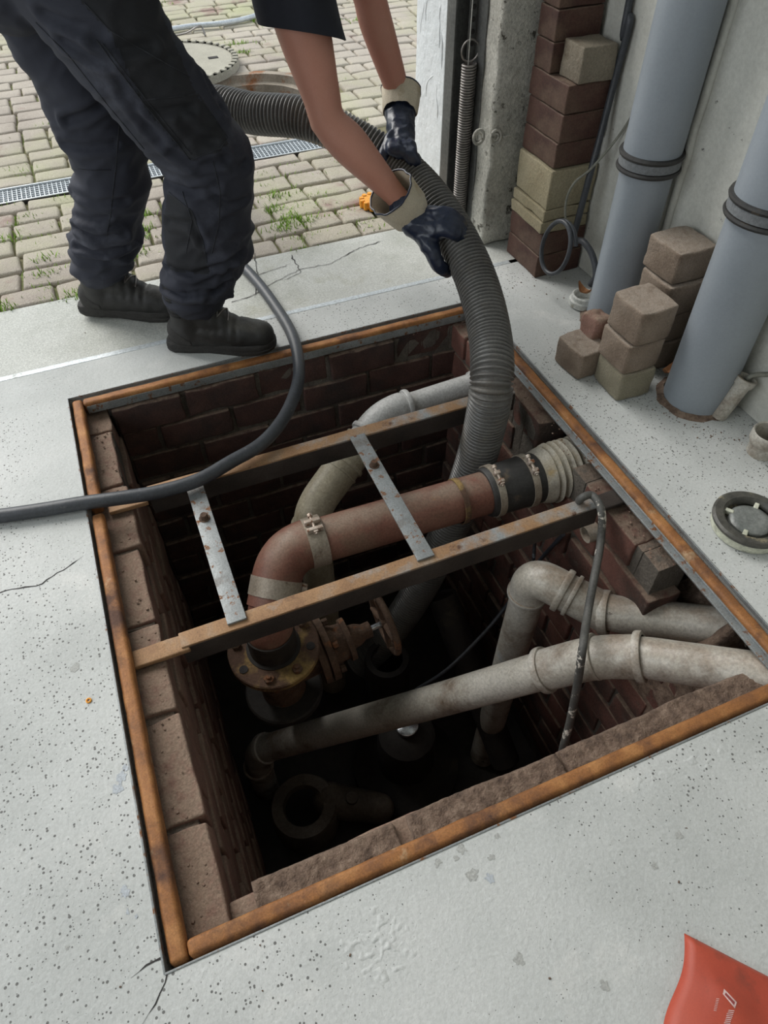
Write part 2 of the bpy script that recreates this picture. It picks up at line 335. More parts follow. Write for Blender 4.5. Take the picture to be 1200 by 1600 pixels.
def resample(P, step):
    d = [0]
    for a, b in zip(P, P[1:]): d.append(d[-1]+(b-a).length)
    n = max(2, int(d[-1]/step)); out = []; j = 0
    for i in range(n+1):
        t = d[-1]*i/n
        while j < len(P)-2 and d[j+1] < t: j += 1
        out.append(P[j].lerp(P[j+1], (t-d[j])/max(1e-9, d[j+1]-d[j])))
    return out
def fillet(pts, rads, step=.008):
    """polyline with rounded corners"""
    P = [V(p) for p in pts]; out = [P[0]]
    for i in range(1, len(P)-1):
        a = (P[i-1]-P[i]).normalized(); b = (P[i+1]-P[i]).normalized(); r = rads[i-1]
        p0 = P[i]+a*r; p1 = P[i]+b*r
        for q in range(9):
            t = q/8; out.append(p0*(1-t)**2 + P[i]*2*t*(1-t) + p1*t*t)
    out.append(P[-1]); return resample(out, step)
def voxel(mb, size, smooth=4, factor=.6):
    """union of the overlapping shapes of mb as one continuous skin"""
    me = bpy.data.meshes.new('tmp'); me.from_pydata(mb.v, [], mb.f); o = bpy.data.objects.new('tmp', me); C.objects.link(o)
    r = o.modifiers.new('r', 'REMESH'); r.mode = 'VOXEL'; r.voxel_size = size
    if smooth:
        sm = o.modifiers.new('s', 'SMOOTH'); sm.iterations = smooth; sm.factor = factor
    dg = bpy.context.evaluated_depsgraph_get(); e = o.evaluated_get(dg); ev = e.to_mesh()
    out = MB(); out.add([v.co.copy() for v in ev.vertices], [tuple(p.vertices) for p in ev.polygons]); nm = [v.normal.copy() for v in ev.vertices]
    e.to_mesh_clear(); bpy.data.objects.remove(o); bpy.data.meshes.remove(me)
    return out, nm
def box3(p0, p1, w_, h, mb, r=.002, n=1, **k):
    """bar from p0 to p1, width w_ (horizontal), height h"""
    p0, p1 = V(p0), V(p1); x = (p1-p0).normalized(); y = V((0, 0, 1)).cross(x).normalized(); z = x.cross(y)
    return mb.box((p0+p1)/2, ((p1-p0).length, w_, h), Matrix((x, y, z)).transposed(), r, (n, 1, 1), **k)
def rotz(a): return Matrix.Rotation(a, 3, 'Z')
fb = noise.noise
exec_parts = []
# ------------------------------------------------------------------ setting: floor, pit, walls
X0, X1, Y0, Y1 = -.243, .972, .279, 1.678         # hole in the slab
mb = MB()
mb.poly([(-4, -3), (1.40, -3), (1.40, 1.826), (-4, 1.826)], [[(X0, Y0), (X1, Y0), (X1, Y1), (X0, Y1)]], 0)
cs = [(X0, Y0), (X1, Y0), (X1, Y1), (X0, Y1)]
for i in range(4):
    a, b = cs[i], cs[(i+1) % 4]
    mb.add([(*a, 0), (*b, 0), (*b, -.09), (*a, -.09)], [(0, 1, 2, 3)])
struct('floor', mb, M['concrete'])
mb = MB(); mb.box((-1.42, 1.836, -.012), (5.2, .021, .026), r=.002); struct('trim_1', mb, M['strip'])
mb = MB(); mb.poly([(-4, 1.846), (1.40, 1.846), (1.40, 2.0), (1.165, 2.2), (1.165, 2.19), (-4, 2.185)], [], -.001)
mb.add([(-4, 2.185, -.001), (1.165, 2.19, -.001), (1.165, 2.19, -.1), (-4, 2.185, -.1)], [(3, 2, 1, 0)])
struct('floor_sill', mb, M['sill'])
# cracks in the slab and sill
def crack(pts, w0=.0022, z=.0006):
    P = resample([aZ(*p, z) for p in pts], .012); m = MB(); vs = []; fs = []
    for i, p in enumerate(P):
        t = (P[min(i+1, len(P)-1)]-P[max(i-1, 0)]).normalized(); n = V((-t.y, t.x, 0))
        p = p + n*noise.noise(p*60)*.006; ww = w0*(.35+.9*abs(noise.noise(p*35)))*(1 if i < len(P)-2 else .2)
        vs += [p+n*ww, p-n*ww]
        if i: k = 2*i; fs.append((k-2, k-1, k+1, k))
    m.add(vs, fs); return m
m = MB()
for c in ([(362,472),(395,462),(430,440),(470,420),(515,412),(560,388),(600,375)], [(398,395),(402,430),(398,465)], [(455,398),(470,425),(440,440)], [(402,430),(455,412)],
          [(262,1518),(248,1560),(222,1600)], [(255,1495),(225,1510),(205,1530)], [(0,925),(60,915),(130,870)], [(495,382),(520,378)]):
    k = crack(c); m.add(k.v, k.f)
struct('floor_cracks', m, M['gap'], smooth=False)
# stains, smears and a spalled patch on the near concrete
def blot(mm, u, v, r, ex=1.0, z=.0005, seed=0):
    c = aZ(u, v, z); vs = [c]; n = 28
    for k in range(n):
        a = 2*pi*k/n; rr = r*(.7+.6*noise.noise(V((cos(a)*1.6+seed, sin(a)*1.6, seed*.7)))+.25*noise.noise(V((cos(a)*6+seed, sin(a)*6, 1)))); vs.append(c+V((cos(a)*rr*ex, sin(a)*rr, 0)))
    mm.add(vs, [(0, k+1, (k+1) % n+1) for k in range(n)])
m = MB()
for i, (u, v, r) in enumerate([(722,1325,.010), (738,1366,.011), (683,1348,.008), (713,1341,.005), (766,1340,.007), (777,1306,.005), (1060,1305,.009), (1023,1353,.006), (116,1044,.011), (812,1500,.009), (945,1540,.008), (105,1480,.004)]): blot(m, u, v, r, 1.1, seed=i*2.3)
struct('floor_stains', m, M['stain'], smooth=False)
m = MB()
for i, (u, v, r) in enumerate([(190,1215,.014), (183,1232,.013), (196,1200,.008), (194,1395,.011), (199,1425,.005), (213,1432,.004), (765,1372,.010)]): blot(m, u, v, r, .8, seed=i*3.1+50)
struct('floor_smears', m, M['stain2'], smooth=False)
m = MB()
for (u, v, sx, sy, amp) in ((590, 1478, .075, .062, .0045), (1085, 1195, .10, .022, .003), (1000, 1225, .07, .018, .0025), (100, 1230, .10, .035, .0014), (70, 1050, .08, .03, .0012), (300, 1530, .03, .02, .002)):
    c = aZ(u, v, 0); n = 70; vs = []; fs = []
    for i in range(n+1):
        for j in range(n+1):
            x, y = (i/n*2-1), (j/n*2-1); e = max(0, 1-(x*x+y*y)**.5); q = c+V((x*sx, y*sy, 0))
            h = noise.noise(q*55)*.6+noise.noise(q*130)*.5+.12; vs.append(q+V((0, 0, -.0006+amp*h*min(1, e*2.2))))
    for i in range(n):
        for j in range(n): k = i*(n+1)+j; fs.append((k, k+n+1, k+n+2, k+1))
    m.add(vs, fs)
struct('floor_spalls', m, M['concrete'], ang=180)
# pit lining
def brickwall(name, o, d, inn, L, ztop, courses, mt, seed, skip=None, th=.088, bl=.215, hh=.086):
    o, d, inn = V(o), V(d), V(inn); m = MB(); rnd = random.Random(seed)
    rot = Matrix((d, inn, V((0, 0, 1)))).transposed()
    for c in range(courses):
        z = ztop - hh/2 - c*(hh+.012); s = -(bl/2)*(c % 2) - rnd.random()*.02
        while s < L:
            a, b = max(s, 0), min(s+bl, L)
            if b-a > .03 and not (skip and skip((a+b)/2, z)):
                top = c < 2; off = rnd.uniform(-.006, .006)*(1.6 if c == 0 else 1)
                m.cur = 0
                m.box(o + d*((a+b)/2) + inn*(-th/2+off) + V((0, 0, z+rnd.uniform(-.002, .002))), (b-a-.012, th, hh-rnd.random()*.004), rot @ Matrix.Rotation(rnd.uniform(-.02, .02), 3, 'Z'),
                      .005, (5, 3, 2) if c < 6 else (2, 1, 1), amp=.0045 if top else .0025, nsc=22, seed=rnd.random()*50)
            s += bl
    m.cur = 1
    zz = ztop-.008
    seg = 24
    for k in range(seg):
        a, b = L*k/seg, L*(k+1)/seg
        zt = zz
        if skip:
            while skip((a+b)/2, zt-hh/2) and zt > -.6: zt -= .03
        m.box(o + d*((a+b)/2) + inn*(-th/2-.009) + V((0, 0, (zt-1.4)/2)), (b-a+.001, th, zt+1.4), rot, .002, (1, 1, 6), amp=.003, nsc=30)
    return struct(name, m, [mt, M['mortar']])
ZT = -.048
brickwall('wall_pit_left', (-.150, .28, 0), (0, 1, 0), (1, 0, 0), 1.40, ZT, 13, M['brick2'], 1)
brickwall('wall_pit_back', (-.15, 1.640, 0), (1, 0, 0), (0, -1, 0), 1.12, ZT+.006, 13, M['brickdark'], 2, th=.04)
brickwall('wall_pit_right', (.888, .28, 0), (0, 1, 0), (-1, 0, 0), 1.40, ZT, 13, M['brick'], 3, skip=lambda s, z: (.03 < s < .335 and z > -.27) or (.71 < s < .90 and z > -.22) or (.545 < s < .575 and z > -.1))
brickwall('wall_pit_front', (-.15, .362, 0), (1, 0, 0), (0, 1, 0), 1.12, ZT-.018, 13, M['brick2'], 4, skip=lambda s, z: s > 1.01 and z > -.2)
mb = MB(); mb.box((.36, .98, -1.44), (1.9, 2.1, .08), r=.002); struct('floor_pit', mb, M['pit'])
# packed earth behind the notch
def lump(m, x0, x1, y0, y1, zf, nx, ny, zb=-.5):
    vs = []; fs = []
    for i in range(nx+1):
        for j in range(ny+1):
            x = x0+(x1-x0)*i/nx; y = y0+(y1-y0)*j/ny; vs.append((x, y, zf(x, y)))
    for i in range(nx):
        for j in range(ny):
            k = i*(ny+1)+j; fs.append((k, k+ny+1, k+ny+2, k+1))
    n = len(vs); bd = [i*(ny+1) for i in range(nx+1)] + [nx*(ny+1)+j for j in range(1, ny+1)] + [i*(ny+1)+ny for i in range(nx-1, -1, -1)] + [j for j in range(ny-1, 0, -1)]
    vs += [(vs[b][0], vs[b][1], zb) for b in bd]
    for q in range(len(bd)):
        r = (q+1) % len(bd); fs.append((bd[q], n+q, n+r, bd[r]))
    m.add(vs, fs)
def rough_z(base, a1, a2):
    return lambda x, y: base + a1*noise.noise(V((x*14, y*14, 3))) + a2*noise.noise(V((x*55, y*55, 9))) + a2*.7*noise.noise(V((x*130, y*130, 5)))
m = MB()
lump(m, .89, 1.10, .27, .66, lambda x, y: rough_z(-.235, .012, .010)(x, y) + .10*max(0, (x-1.0)/.09) + .15*math.exp(-((y-.475)/.028)**2-((x-1.0)/.055)**2), 40, 60)
m.box((1.09, .46, -.2), (.03, .4, .35), r=.005, n=(1, 8, 8), amp=.01)
m.build('packed_earth', M['soil'], None, 'crumbly dark earth packed around the grey pipes where they enter the pit wall', 'earth', kind='stuff', ang=180)
m = MB()
def fz(x, y):
    cut = .012*noise.noise(V((x*6, 2, 0))) ; e = (y-(.362+cut*.6))/.012
    step = -.03 if (.155 < x < .165 or .47 < x < .475) else 0
    return rough_z(-.050, .005, .0035)(x, y) + step + (-.02 if abs(x-.16) < .012 else 0) - max(0, e)*.03
lump(m, -.10, .955, .300, .368, fz, 260, 18, -.075)
m.build('soil_ridge', M['soil'], None, 'brown gritty soil lying on the brick rim beside the near steel frame bar', 'soil', kind='stuff', ang=180)
rnd = random.Random(5); m = MB()
for k in range(300):
    side = rnd.random()
    if side < .42: x = rnd.uniform(-.236, -.158); y = rnd.uniform(.3, 1.64)
    elif side < .75: x = rnd.uniform(.895, .945); y = rnd.uniform(.62, 1.64)
    else: x = rnd.uniform(-.15, .9); y = rnd.uniform(1.645, 1.662)
    r = rnd.uniform(.001, .003); m.box((x, y, -.047+r*.4), (r*2, r*1.6, r), rotz(rnd.random()*3), r*.4)
m.build('mortar_crumbs', M['brick2'], None, 'loose mortar crumbs scattered on the brick rim of the pit', 'rubble', kind='stuff')
# room shell
mb = MB(); mb.box((1.47, -.0, 1.9), (.2, 4.0, 3.8), r=.004); struct('wall_right', mb, M['wall'])
mb = MB(); mb.box((1.27, 2.08, 1.9), (.26, .235, 3.8), r=.012, n=(6, 6, 60), amp=.006, nsc=12)
for u in (748, 775):                                                  # two rings and a dash moulded in the plaster
    c = aY(u, 214, 1.958); P = [c+V((cos(a)*.017, 0, sin(a)*.020)) for a in [2*pi*k/20 for k in range(20)]]; mb.tube(P, .0045, 8, close=True)
    P = [c+V((cos(a)*.008, 0, sin(a)*.010)) for a in [2*pi*k/16 for k in range(16)]]; mb.tube(P, .003, 6, close=True)
c = aY(787, 214, 1.955); mb.tube([c+V((0, 0, 0)), c+V((.028, 0, .002))], .004, 8)
struct('wall_pillar', mb, M['pillar'])
mb = MB(); mb.box((1.42, 2.40, 1.9), (.51, .38, 3.8), r=.008, n=(8, 8, 60), amp=.004, nsc=9)
rnd = random.Random(3)
for k in range(26):                                                   # trowel ridges in the white render
    y = rnd.uniform(2.24, 2.56); z = rnd.uniform(.05, 1.0); P = []; a = rnd.uniform(1.2, 2.0)
    for q in range(7): P.append((1.1655+rnd.uniform(0, .001), y, z)); y += cos(a)*.018; z += sin(a)*.022; a += rnd.uniform(-.6, .6)
    P = [p for p in P if 2.23 < p[1] < 2.575]
    if len(P) > 2: PP, RR = spline(P, [.0006]+[.0028]*(len(P)-2)+[.0006], 4); mb.tube(PP, RR, 6)
struct('wall_reveal', mb, M['render'])
for k, (u, v, nm) in enumerate([(1080, 200, 'trim_2'), (1185, 425, 'trim_3')]):
    y = aX(u+4, v, 1.36).y; mb = MB(); P = [(1.366+.003*noise.noise(V((0, 3, z*9))), y+.004*noise.noise(V((1, z*14, 0))), z) for z in [i*.02 for i in range(90)]]
    mb.tube(P, .011, 10); struct(nm, mb, M['wall'], ang=180)
mb = MB(); mb.box((-.6, .45, 3.85), (4.6, 4.3, .1), r=.01); struct('ceiling', mb, M['roof'])
mb = MB(); mb.box((-.9, 2.40, 3.65), (4.2, .38, .35), r=.01); struct('wall_lintel', mb, M['render'])
mb = MB(); mb.box((-2.5, .45, .45), (.2, 4.3, .9), r=.01); mb.box((-2.5, .45, 3.2), (.2, 4.3, 1.2), r=.01); mb.box((-2.5, -1.35, 1.75), (.2, .7, 1.7), r=.01); mb.box((-2.5, 2.2, 1.75), (.2, .8, 1.7), r=.01); struct('wall_left', mb, M['wall'])  # unseen left wall; its opening is made for the added fill light
mb = MB(); mb.box((-.6, -1.75, 1.9), (4.2, .2, 3.8), r=.01); struct('wall_behind', mb, M['wall'])  # unseen rear wall, put in to cut fill from behind the camera
mb = MB()
for c_, z_ in (((-.33, .98, -.79), (.16, 2.1, 1.5)), ((1.22, .98, -.79), (.14, 2.1, 1.5)), ((.4, .13, -.79), (1.9, .24, 1.5)), ((.4, 1.80, -.79), (1.9, .22, 1.5))): mb.box(c_, z_, r=.002)
struct('wall_pit_backing', mb, M['mortar'])

# ------------------------------------------------------------------ yard
HC = V((.80, 3.66)); HR = .30                                         # manhole
hole = [(HC.x+cos(-2*pi*k/40)*(HR+.03), HC.y+sin(-2*pi*k/40)*(HR+.03)) for k in range(40)]
m = MB(); m.poly([(-5, 2.185), (1.165, 2.185), (1.165, 2.6), (6, 2.6), (6, 9), (-5, 9), (-5, 3.09), (1.163, 3.09), (1.163, 2.955), (-5, 2.955)], [hole], -.017)
struct('floor_yard', m, M['joint'], smooth=False)
rnd = random.Random(11); m = MB()
def stones(ya, yb, xa, xb, m):
    y = ya; row = 0
    while y < yb-.03:
        h = min(rnd.uniform(.095, .125), yb-y); 
        if yb-(y+h) < .05: h = yb-y
        x = xa - rnd.random()*.1
        while x < xb:
            l = rnd.choice((.105, .13, .16, .18, .2))*rnd.uniform(.93, 1.07); cx, cy = x+l/2, y+h/2
            if x+l > xb: l = xb-x; cx = x+l/2
            if l > .03 and (V((cx, cy))-HC).length > HR+.05+.3*min(l, h) and not (cx > 1.16-.02 and cy < 2.62):
                wob = noise.noise(V((cx*2, cy*2, 0)))*.012
                m.box((cx, cy+wob, -.026+rnd.uniform(-.003, .003)), (l-.009, h-.008, .052), Matrix.Rotation(rnd.uniform(-.05, .05), 3, 'Z') @ Matrix.Rotation(rnd.uniform(-.025, .025), 3, 'X'),
                      .011, (2, 2, 1), amp=.0035, nsc=15, seed=rnd.random()*90)
            x += l
        y += h; row += 1
stones(2.195, 2.95, -1.6, 1.16, m); stones(3.10, 8.2, -2.6, 3.6, m)
struct('paving', m, M['stone'])
# drain channel with grating
t = thing('drain_channel', 'long galvanised mesh drain grate crossing the paving outside the doorway', 'drain', (-.6, 3.02, 0))
m = MB(); m.add([(-3, 2.955, -.002), (1.163, 2.955, -.002), (1.163, 2.955, -.09), (-3, 2.955, -.09), (-3, 3.09, -.002), (1.163, 3.09, -.002), (1.163, 3.09, -.09), (-3, 3.09, -.09)], [(0, 1, 2, 3), (7, 6, 5, 4), (3, 2, 6, 7)])
m.build('channel_body', M['gap'], t)
m = MB()
for y in (2.960, 3.085): m.box((-.92, y, -.010), (4.16, .008, .022), r=.001)
for k in range(1, 7): m.box((-.92, 2.960+k*.0179, -.012), (4.16, .0032, .014), r=.0006)
x = -2.0
while x < 1.158: m.box((x, 3.0225, -.009), (.0032, .118, .010), r=.0006); x += .0165
m.build('grate', M['galv'], t)
# manhole shaft and cover
t = thing('manhole', 'open round manhole in the paving with a rust-stained inner ring', 'manhole', (HC.x, HC.y, 0))
m = MB(); m.lathe([(HR+.045, -.02), (HR+.045, .003), (HR, .004), (HR-.002, -.03), (HR-.03, -.035), (HR-.03, -.17)], (HC.x, HC.y, 0), seg=56, wob=.02); m.build('ring', M['manhole'], t)
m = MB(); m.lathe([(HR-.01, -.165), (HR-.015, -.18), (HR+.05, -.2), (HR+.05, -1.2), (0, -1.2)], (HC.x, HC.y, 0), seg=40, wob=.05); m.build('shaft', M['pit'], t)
lc = aZ(268, 98, .03); LR = .34
t = thing('manhole_cover', 'round concrete-filled manhole cover with a notched rim lying beside the open shaft', 'manhole cover', (lc.x, lc.y, 0))
m = MB(); m.lathe([(0, .034), (LR-.035, .034), (LR-.034, .030), (LR-.03, .036), (LR, .036), (LR, .002), (0, .002)], (lc.x, lc.y, 0), seg=80); m.build('disc', M['lid'], t)
m = MB()
for k in range(44):
    a = 2*pi*k/44
    if k == 0: m.lathe([(LR-.030, .036), (LR-.001, .036), (LR-.001, .030), (LR-.030, .030)], (lc.x, lc.y, 0), seg=80)
    m.box((lc.x+cos(a)*(LR-.015), lc.y+sin(a)*(LR-.015), .038), (.028, .022, .010), rotz(a), .002)
m.build('notched_rim', M['lid'], t)
hp = aZ(333, 90, .035); m = MB(); m.box((hp.x, hp.y, .0350), (.05, .03, .004), r=.001); m.build('lift_slot', M['gap'], t)
# white pipe lying on the paving, wire hook
P, _ = spline([aZ(*p, .02) for p in ((120, 70), (200, 58), (290, 42), (350, 36), (395, 26), (418, 14), (470, -10), (560, -30))], None, 8)
m = MB(); m.tube(P, .014, 12); m.build('white_hose', M['galv'], None, 'thin white hose lying across the paving behind the manhole', 'hose')
P, _ = spline([aZ(u, v, z) for u, v, z in ((262, 58, .02), (290, 52, .03), (308, 42, .05), (315, 42, .04), (321, 56, .006))], None, 6)
m = MB(); m.tube(P, .005, 8); m.build('wire_hook', M['spring'], None, 'bent metal wire hook lying against the thin white hose', 'hook')
# tufts and verge
rnd = random.Random(4); m = MB()
def blade(m, p, h, wd, a, lean):
    d = V((cos(a), sin(a), 0)); n = V((-sin(a), cos(a), 0))*wd; b = p+d*h*lean*.4+V((0, 0, h*.6)); c = p+d*h*lean+V((0, 0, h))
    m.add([p-n, p+n, b+n*.7, b-n*.7, c], [(0, 1, 2, 3), (3, 2, 4)])
cl = []
for k in range(420):
    x = rnd.uniform(-1.2, 1.7); y = rnd.choice([rnd.uniform(2.19, 2.93), rnd.uniform(2.19, 2.5), rnd.uniform(3.12, 6.5)])
    if x > 1.12 and y < 2.65: continue
    if (V((x, y))-HC).length < HR+.05: continue
    if noise.noise(V((x*2.2, y*2.2, 8))) < .05: continue
    cl.append((x, y))
for x, y in cl:
    s = rnd.uniform(.008, .03)
    for q in range(14): blade(m, V((x+rnd.gauss(0, s*1.5), y+rnd.gauss(0, s*.5), -.014)), rnd.uniform(.012, .028), .0022, rnd.random()*6.3, rnd.uniform(.2, .9))
for u, v in ((222, 340), (225, 360), (215, 400), (432, 330), (455, 345), (430, 310), (455, 355), (548, 195), (270, 372), (70, 432), (72, 410), (10, 380), (565, 35), (395, 35), (380, 85), (372, 72), (440, 362), (478, 348), (212, 380), (118, 466), (5, 485)):
    p = aZ(u, v, -.01)
    for q in range(55): blade(m, p+V((rnd.gauss(0, .028), rnd.gauss(0, .014), 0)), rnd.uniform(.012, .032), .0024, rnd.random()*6.3, rnd.uniform(.2, .9))
m.build('joint_moss', M['grass'], None, 'bright green moss and grass tufts growing in the joints between paving stones', 'moss', kind='stuff', smooth=False)
m = MB()
for k in range(9000):
    x = rnd.uniform(1.25, 4.5); y = rnd.uniform(5.6, 8.5); 
    if y < 6.2-.25*x + noise.noise(V((x*2, y, 0)))*.3: continue
    blade(m, V((x, y, .0)), rnd.uniform(.04, .12), .006, rnd.random()*6.3, rnd.uniform(.2, .9))
m.build('grass_verge', M['grass'], None, 'rough green grass verge growing at the far edge of the paving', 'grass', kind='stuff', smooth=False)
m = MB()
m.box((1.25, 8.85, .78), (8.6, .5, 1.5), r=.1, n=(60, 3, 12), amp=.06, nsc=4)
for k in range(9000):
    p = V((rnd.uniform(-3, 5.5), rnd.uniform(8.45, 8.75), rnd.uniform(0, 1.6))); p.y += .15*noise.noise(p*2); blade(m, p, rnd.uniform(.05, .1), .025, rnd.random()*6.3, rnd.uniform(.3, 1.2))
m.build('hedge', M['hedge'], None, 'green leafy hedge standing behind the paved yard', 'hedge', smooth=False)

# ------------------------------------------------------------------ steel frame of the pit
t = thing('pit_frame', 'rusty orange steel frame set flush in the concrete around the open pit', 'steel frame', (.36, .98, 0))
g = .007; bw = .027
def bar(p0, p1, inward, mt, name='frame_bar', lab=None):
    m = MB(); p0, p1 = V(p0), V(p1); L = (p1-p0).length; x = (p1-p0).normalized(); y = V(inward); z = V((0, 0, 1))
    if x.cross(y).z < 0: x = -x
    m.box((p0+p1)/2, (L, bw, .034), Matrix((x, y, z)).transposed(), .008, (60, 1, 1), amp=.0012, nsc=26, seed=L)
    o = m.build(name, mt, t); 
    if lab: o['label'] = lab
zc = -.0205
bar((X0+g+bw/2, Y0+g, zc), (X0+g+bw/2, 1.235, zc), (1, 0, 0), M['rust'])
bar((X0+g+bw/2, 1.262, zc), (X0+g+bw/2, Y1-g, zc), (1, 0, 0), M['rust'])
bar((X0+g+bw+.001, Y0+g+bw/2, zc), (X1-g, Y0+g+bw/2, zc), (0, 1, 0), M['rust'])
bar((X0+g+bw+.001, Y1-g-bw/2, zc), (X1-g, Y1-g-bw/2, zc), (0, -1, 0), M['rust'])
bar((X1-g-bw/2, Y0+g+bw, zc), (X1-g-bw/2, Y1-g-bw, zc), (-1, 0, 0), M['rust'])
m = MB(); m.box((X1-g-bw-.009, (Y0+Y1)/2, -.022), (.016, Y1-Y0-.09, .005), r=.001, n=(1, 30, 1), amp=.0006); m.box((X1-g-bw-.001, (Y0+Y1)/2, -.024), (.004, Y1-Y0-.09, .020), r=.001)
m.build('frame_flange', M['rustgrey'], t)['label'] = 'grey galvanised flange with rust spots'
m = MB(); m.box((.36, Y1-g-bw-.001, -.026), (X1-X0-.09, .003, .024), r=.001, n=(30, 1, 1), amp=.0006); m.build('frame_flange', M['rustgrey'], t)
m = MB()
for (a, b) in ((0, 1), (1, 2), (2, 3), (3, 0)):
    p, q = V((*cs[a], -.0035)), V((*cs[b], -.0035)); box3(p, q, .0035, .010, m, .0008)
m.build('outer_edge', M['rustgrey'], t)
# ------------------------------------------------------------------ cross beams
def beam(name, lab, xa, xb, y, ends):
    t = thing(name, lab, 'steel beam', ((xa+xb)/2, y, -.1), 'angle steel beams across the pit')
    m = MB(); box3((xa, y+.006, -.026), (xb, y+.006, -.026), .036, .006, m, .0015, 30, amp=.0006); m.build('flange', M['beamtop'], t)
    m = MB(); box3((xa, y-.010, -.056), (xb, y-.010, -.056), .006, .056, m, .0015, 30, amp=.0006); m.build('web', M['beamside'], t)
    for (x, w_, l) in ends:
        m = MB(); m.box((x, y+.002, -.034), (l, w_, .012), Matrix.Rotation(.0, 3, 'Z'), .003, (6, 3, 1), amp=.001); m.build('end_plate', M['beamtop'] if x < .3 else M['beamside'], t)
    return t
beam('steel_beam', 'rusty angle steel beam across the near half of the pit under both flat strips', -.115, .862, .834, ((-.155, .040, .11), (.905, .045, .10)))
b1 = beam('steel_beam', 'rusty angle steel beam across the far half of the pit, passing behind the hanging ribbed hose', -.105, .885, 1.272, ((-.155, .05, .09),))
def flat_strip(lab, p0, p1, bolt):
    p0, p1 = V(p0), V(p1); t = thing('cross_strip', lab, 'steel strip', ((p0+p1)/2), 'flat steel strips joining the two beams')
    m = MB(); box3(p0, p1, .040, .006, m, .001, 24, amp=.0006); m.build('flat_bar', M['rustgrey'], t)
    c = p0.lerp(p1, bolt) + V((0, 0, .003)); m = MB(); m.lathe([(0, .014), (.007, .014), (.0085, .012), (.0085, .001), (.013, .001), (.013, 0)], c, seg=20); m.build('bolt', M['castiron'], t)
flat_strip('flat grey steel strip with a bolt, left one bridging the two rusty beams', (.003, 1.262, -.019), (.003, .835, -.019), .30)
flat_strip('flat grey steel strip with a bolt, right one lying over the red pipe', (.425, 1.262, -.019), (.425, .835, -.019), .28)
# ------------------------------------------------------------------ pipes in the pit
def ring(m, c, ax, r, w_, h=.004): # a bead round a pipe
    m.lathe([(r-.002, -w_/2), (r+h*.8, -w_/2), (r+h, -w_/4), (r+h, w_/4), (r+h*.8, w_/2), (r-.002, w_/2)], c, ax, 32)
def clamp(parent, c, ax, r, wd=.018, upd=V((0, -.3, 1)), mt='band', screw=True, thick=.0035):
    ax = V(ax).normalized(); m = MB(); m.lathe([(r+.0005, -wd/2), (r+thick, -wd/2), (r+thick, wd/2), (r+.0005, wd/2)], c, ax, 40)
    b = m.build('hose_clamp', M[mt], parent)
    if screw:
        u = (upd-ax*upd.dot(ax)).normalized(); s = ax.cross(u).normalized(); m = MB(); rot = Matrix((ax, s, u)).transposed(); q = V(c)+u*(r+.009)
        m.box(q+s*.012, (wd*.9, .010, .014), rot, .002); m.box(q-s*.012, (wd*.9, .010, .014), rot, .002)
        m.tube([q-s*.026, q+s*.030], .0035, 10); m.tube([q+s*.026, q+s*.034], .0065, 6); m.box(q-s*.020, (.011, .005, .011), rot, .001)
        m.build('clamp_bolt', M['clamp'], b)
    return b
A0 = aZ(880, 733, -.125); A1 = aZ(497, 850, -.125); ax = (A1-A0).normalized(); RP = .056
t = thing('red_pipe_run', 'dusty red waste pipe with elbow, black rubber sleeve and steel clamps inside the pit', 'pipe', (A1.x, A1.y, -.36))
EL = aZ(440, 862, -.135); DN = aZ(398, 925, -.22); DN2 = V((DN.x-.02, DN.y-.02, -.37))
VC = aZ(428, 1012, -.345)
path = fillet([A0+ax*.20, EL, VC+V((0, 0, .10)), VC+V((0, 0, .0))], [.085, .05], .01)
m = MB(); m.tube(path, RP, 32); m.build('red_pipe', M['redpipe'], t)
m = MB(); ep = fillet([EL-ax*.075, EL, EL+(VC+V((0, 0, .1))-EL)*.75], [.066], .008); m.tube(ep, RP+.0045, 32)
m.build('elbow', M['redpipe'], t)
m = MB(); sl = [A0+ax*s for s in (.062, .066, .10, .16, .228, .232)]; m.tube(sl, [RP+.006, RP+.010, RP+.012, RP+.011, RP+.009, RP+.006], 36); m.build('rubber_sleeve', M['rubber'], t)
m = MB(); pr = []
for k in range(61):
    s = -.10 + .185*k/60; pr.append((RP+.019+.006*sin(s/.0185*2*pi) if s < .055 else RP+.021-.008*((s-.055)/.03), s))
pr = [(RP, -.10)]+pr+[(RP+.005, .085)]
m.lathe(pr, A0, ax, 44, wob=.03); m.build('corrugated_collar', M['corr'], t)
clamp(t, A0+ax*.115, ax, RP+.012, .018); clamp(t, A0+ax*.210, ax, RP+.010, .018)
clamp(t, A0+ax*.305, ax, RP+.001, .014, V((0, .6, -.8)), 'yellowflange')
clamp(t, EL-ax*.085, ax, RP+.004, .044, V((0, -.1, 1)))
d2 = (VC+V((0, 0, .1))-EL).normalized(); clamp(t, EL+d2*.088, d2, RP+.003, .046, V((1, 0, -.2)), 'band')
m = MB(); m.lathe([(RP+.001, .085), (RP+.004, .083), (RP+.004, .012), (RP+.012, .010), (RP+.012, 0)], VC, (0, 0, 1), 36); m.build('shade_sleeve', M['pump'], t)  # dark sleeve added over the red pipe; shade under the beam as colour
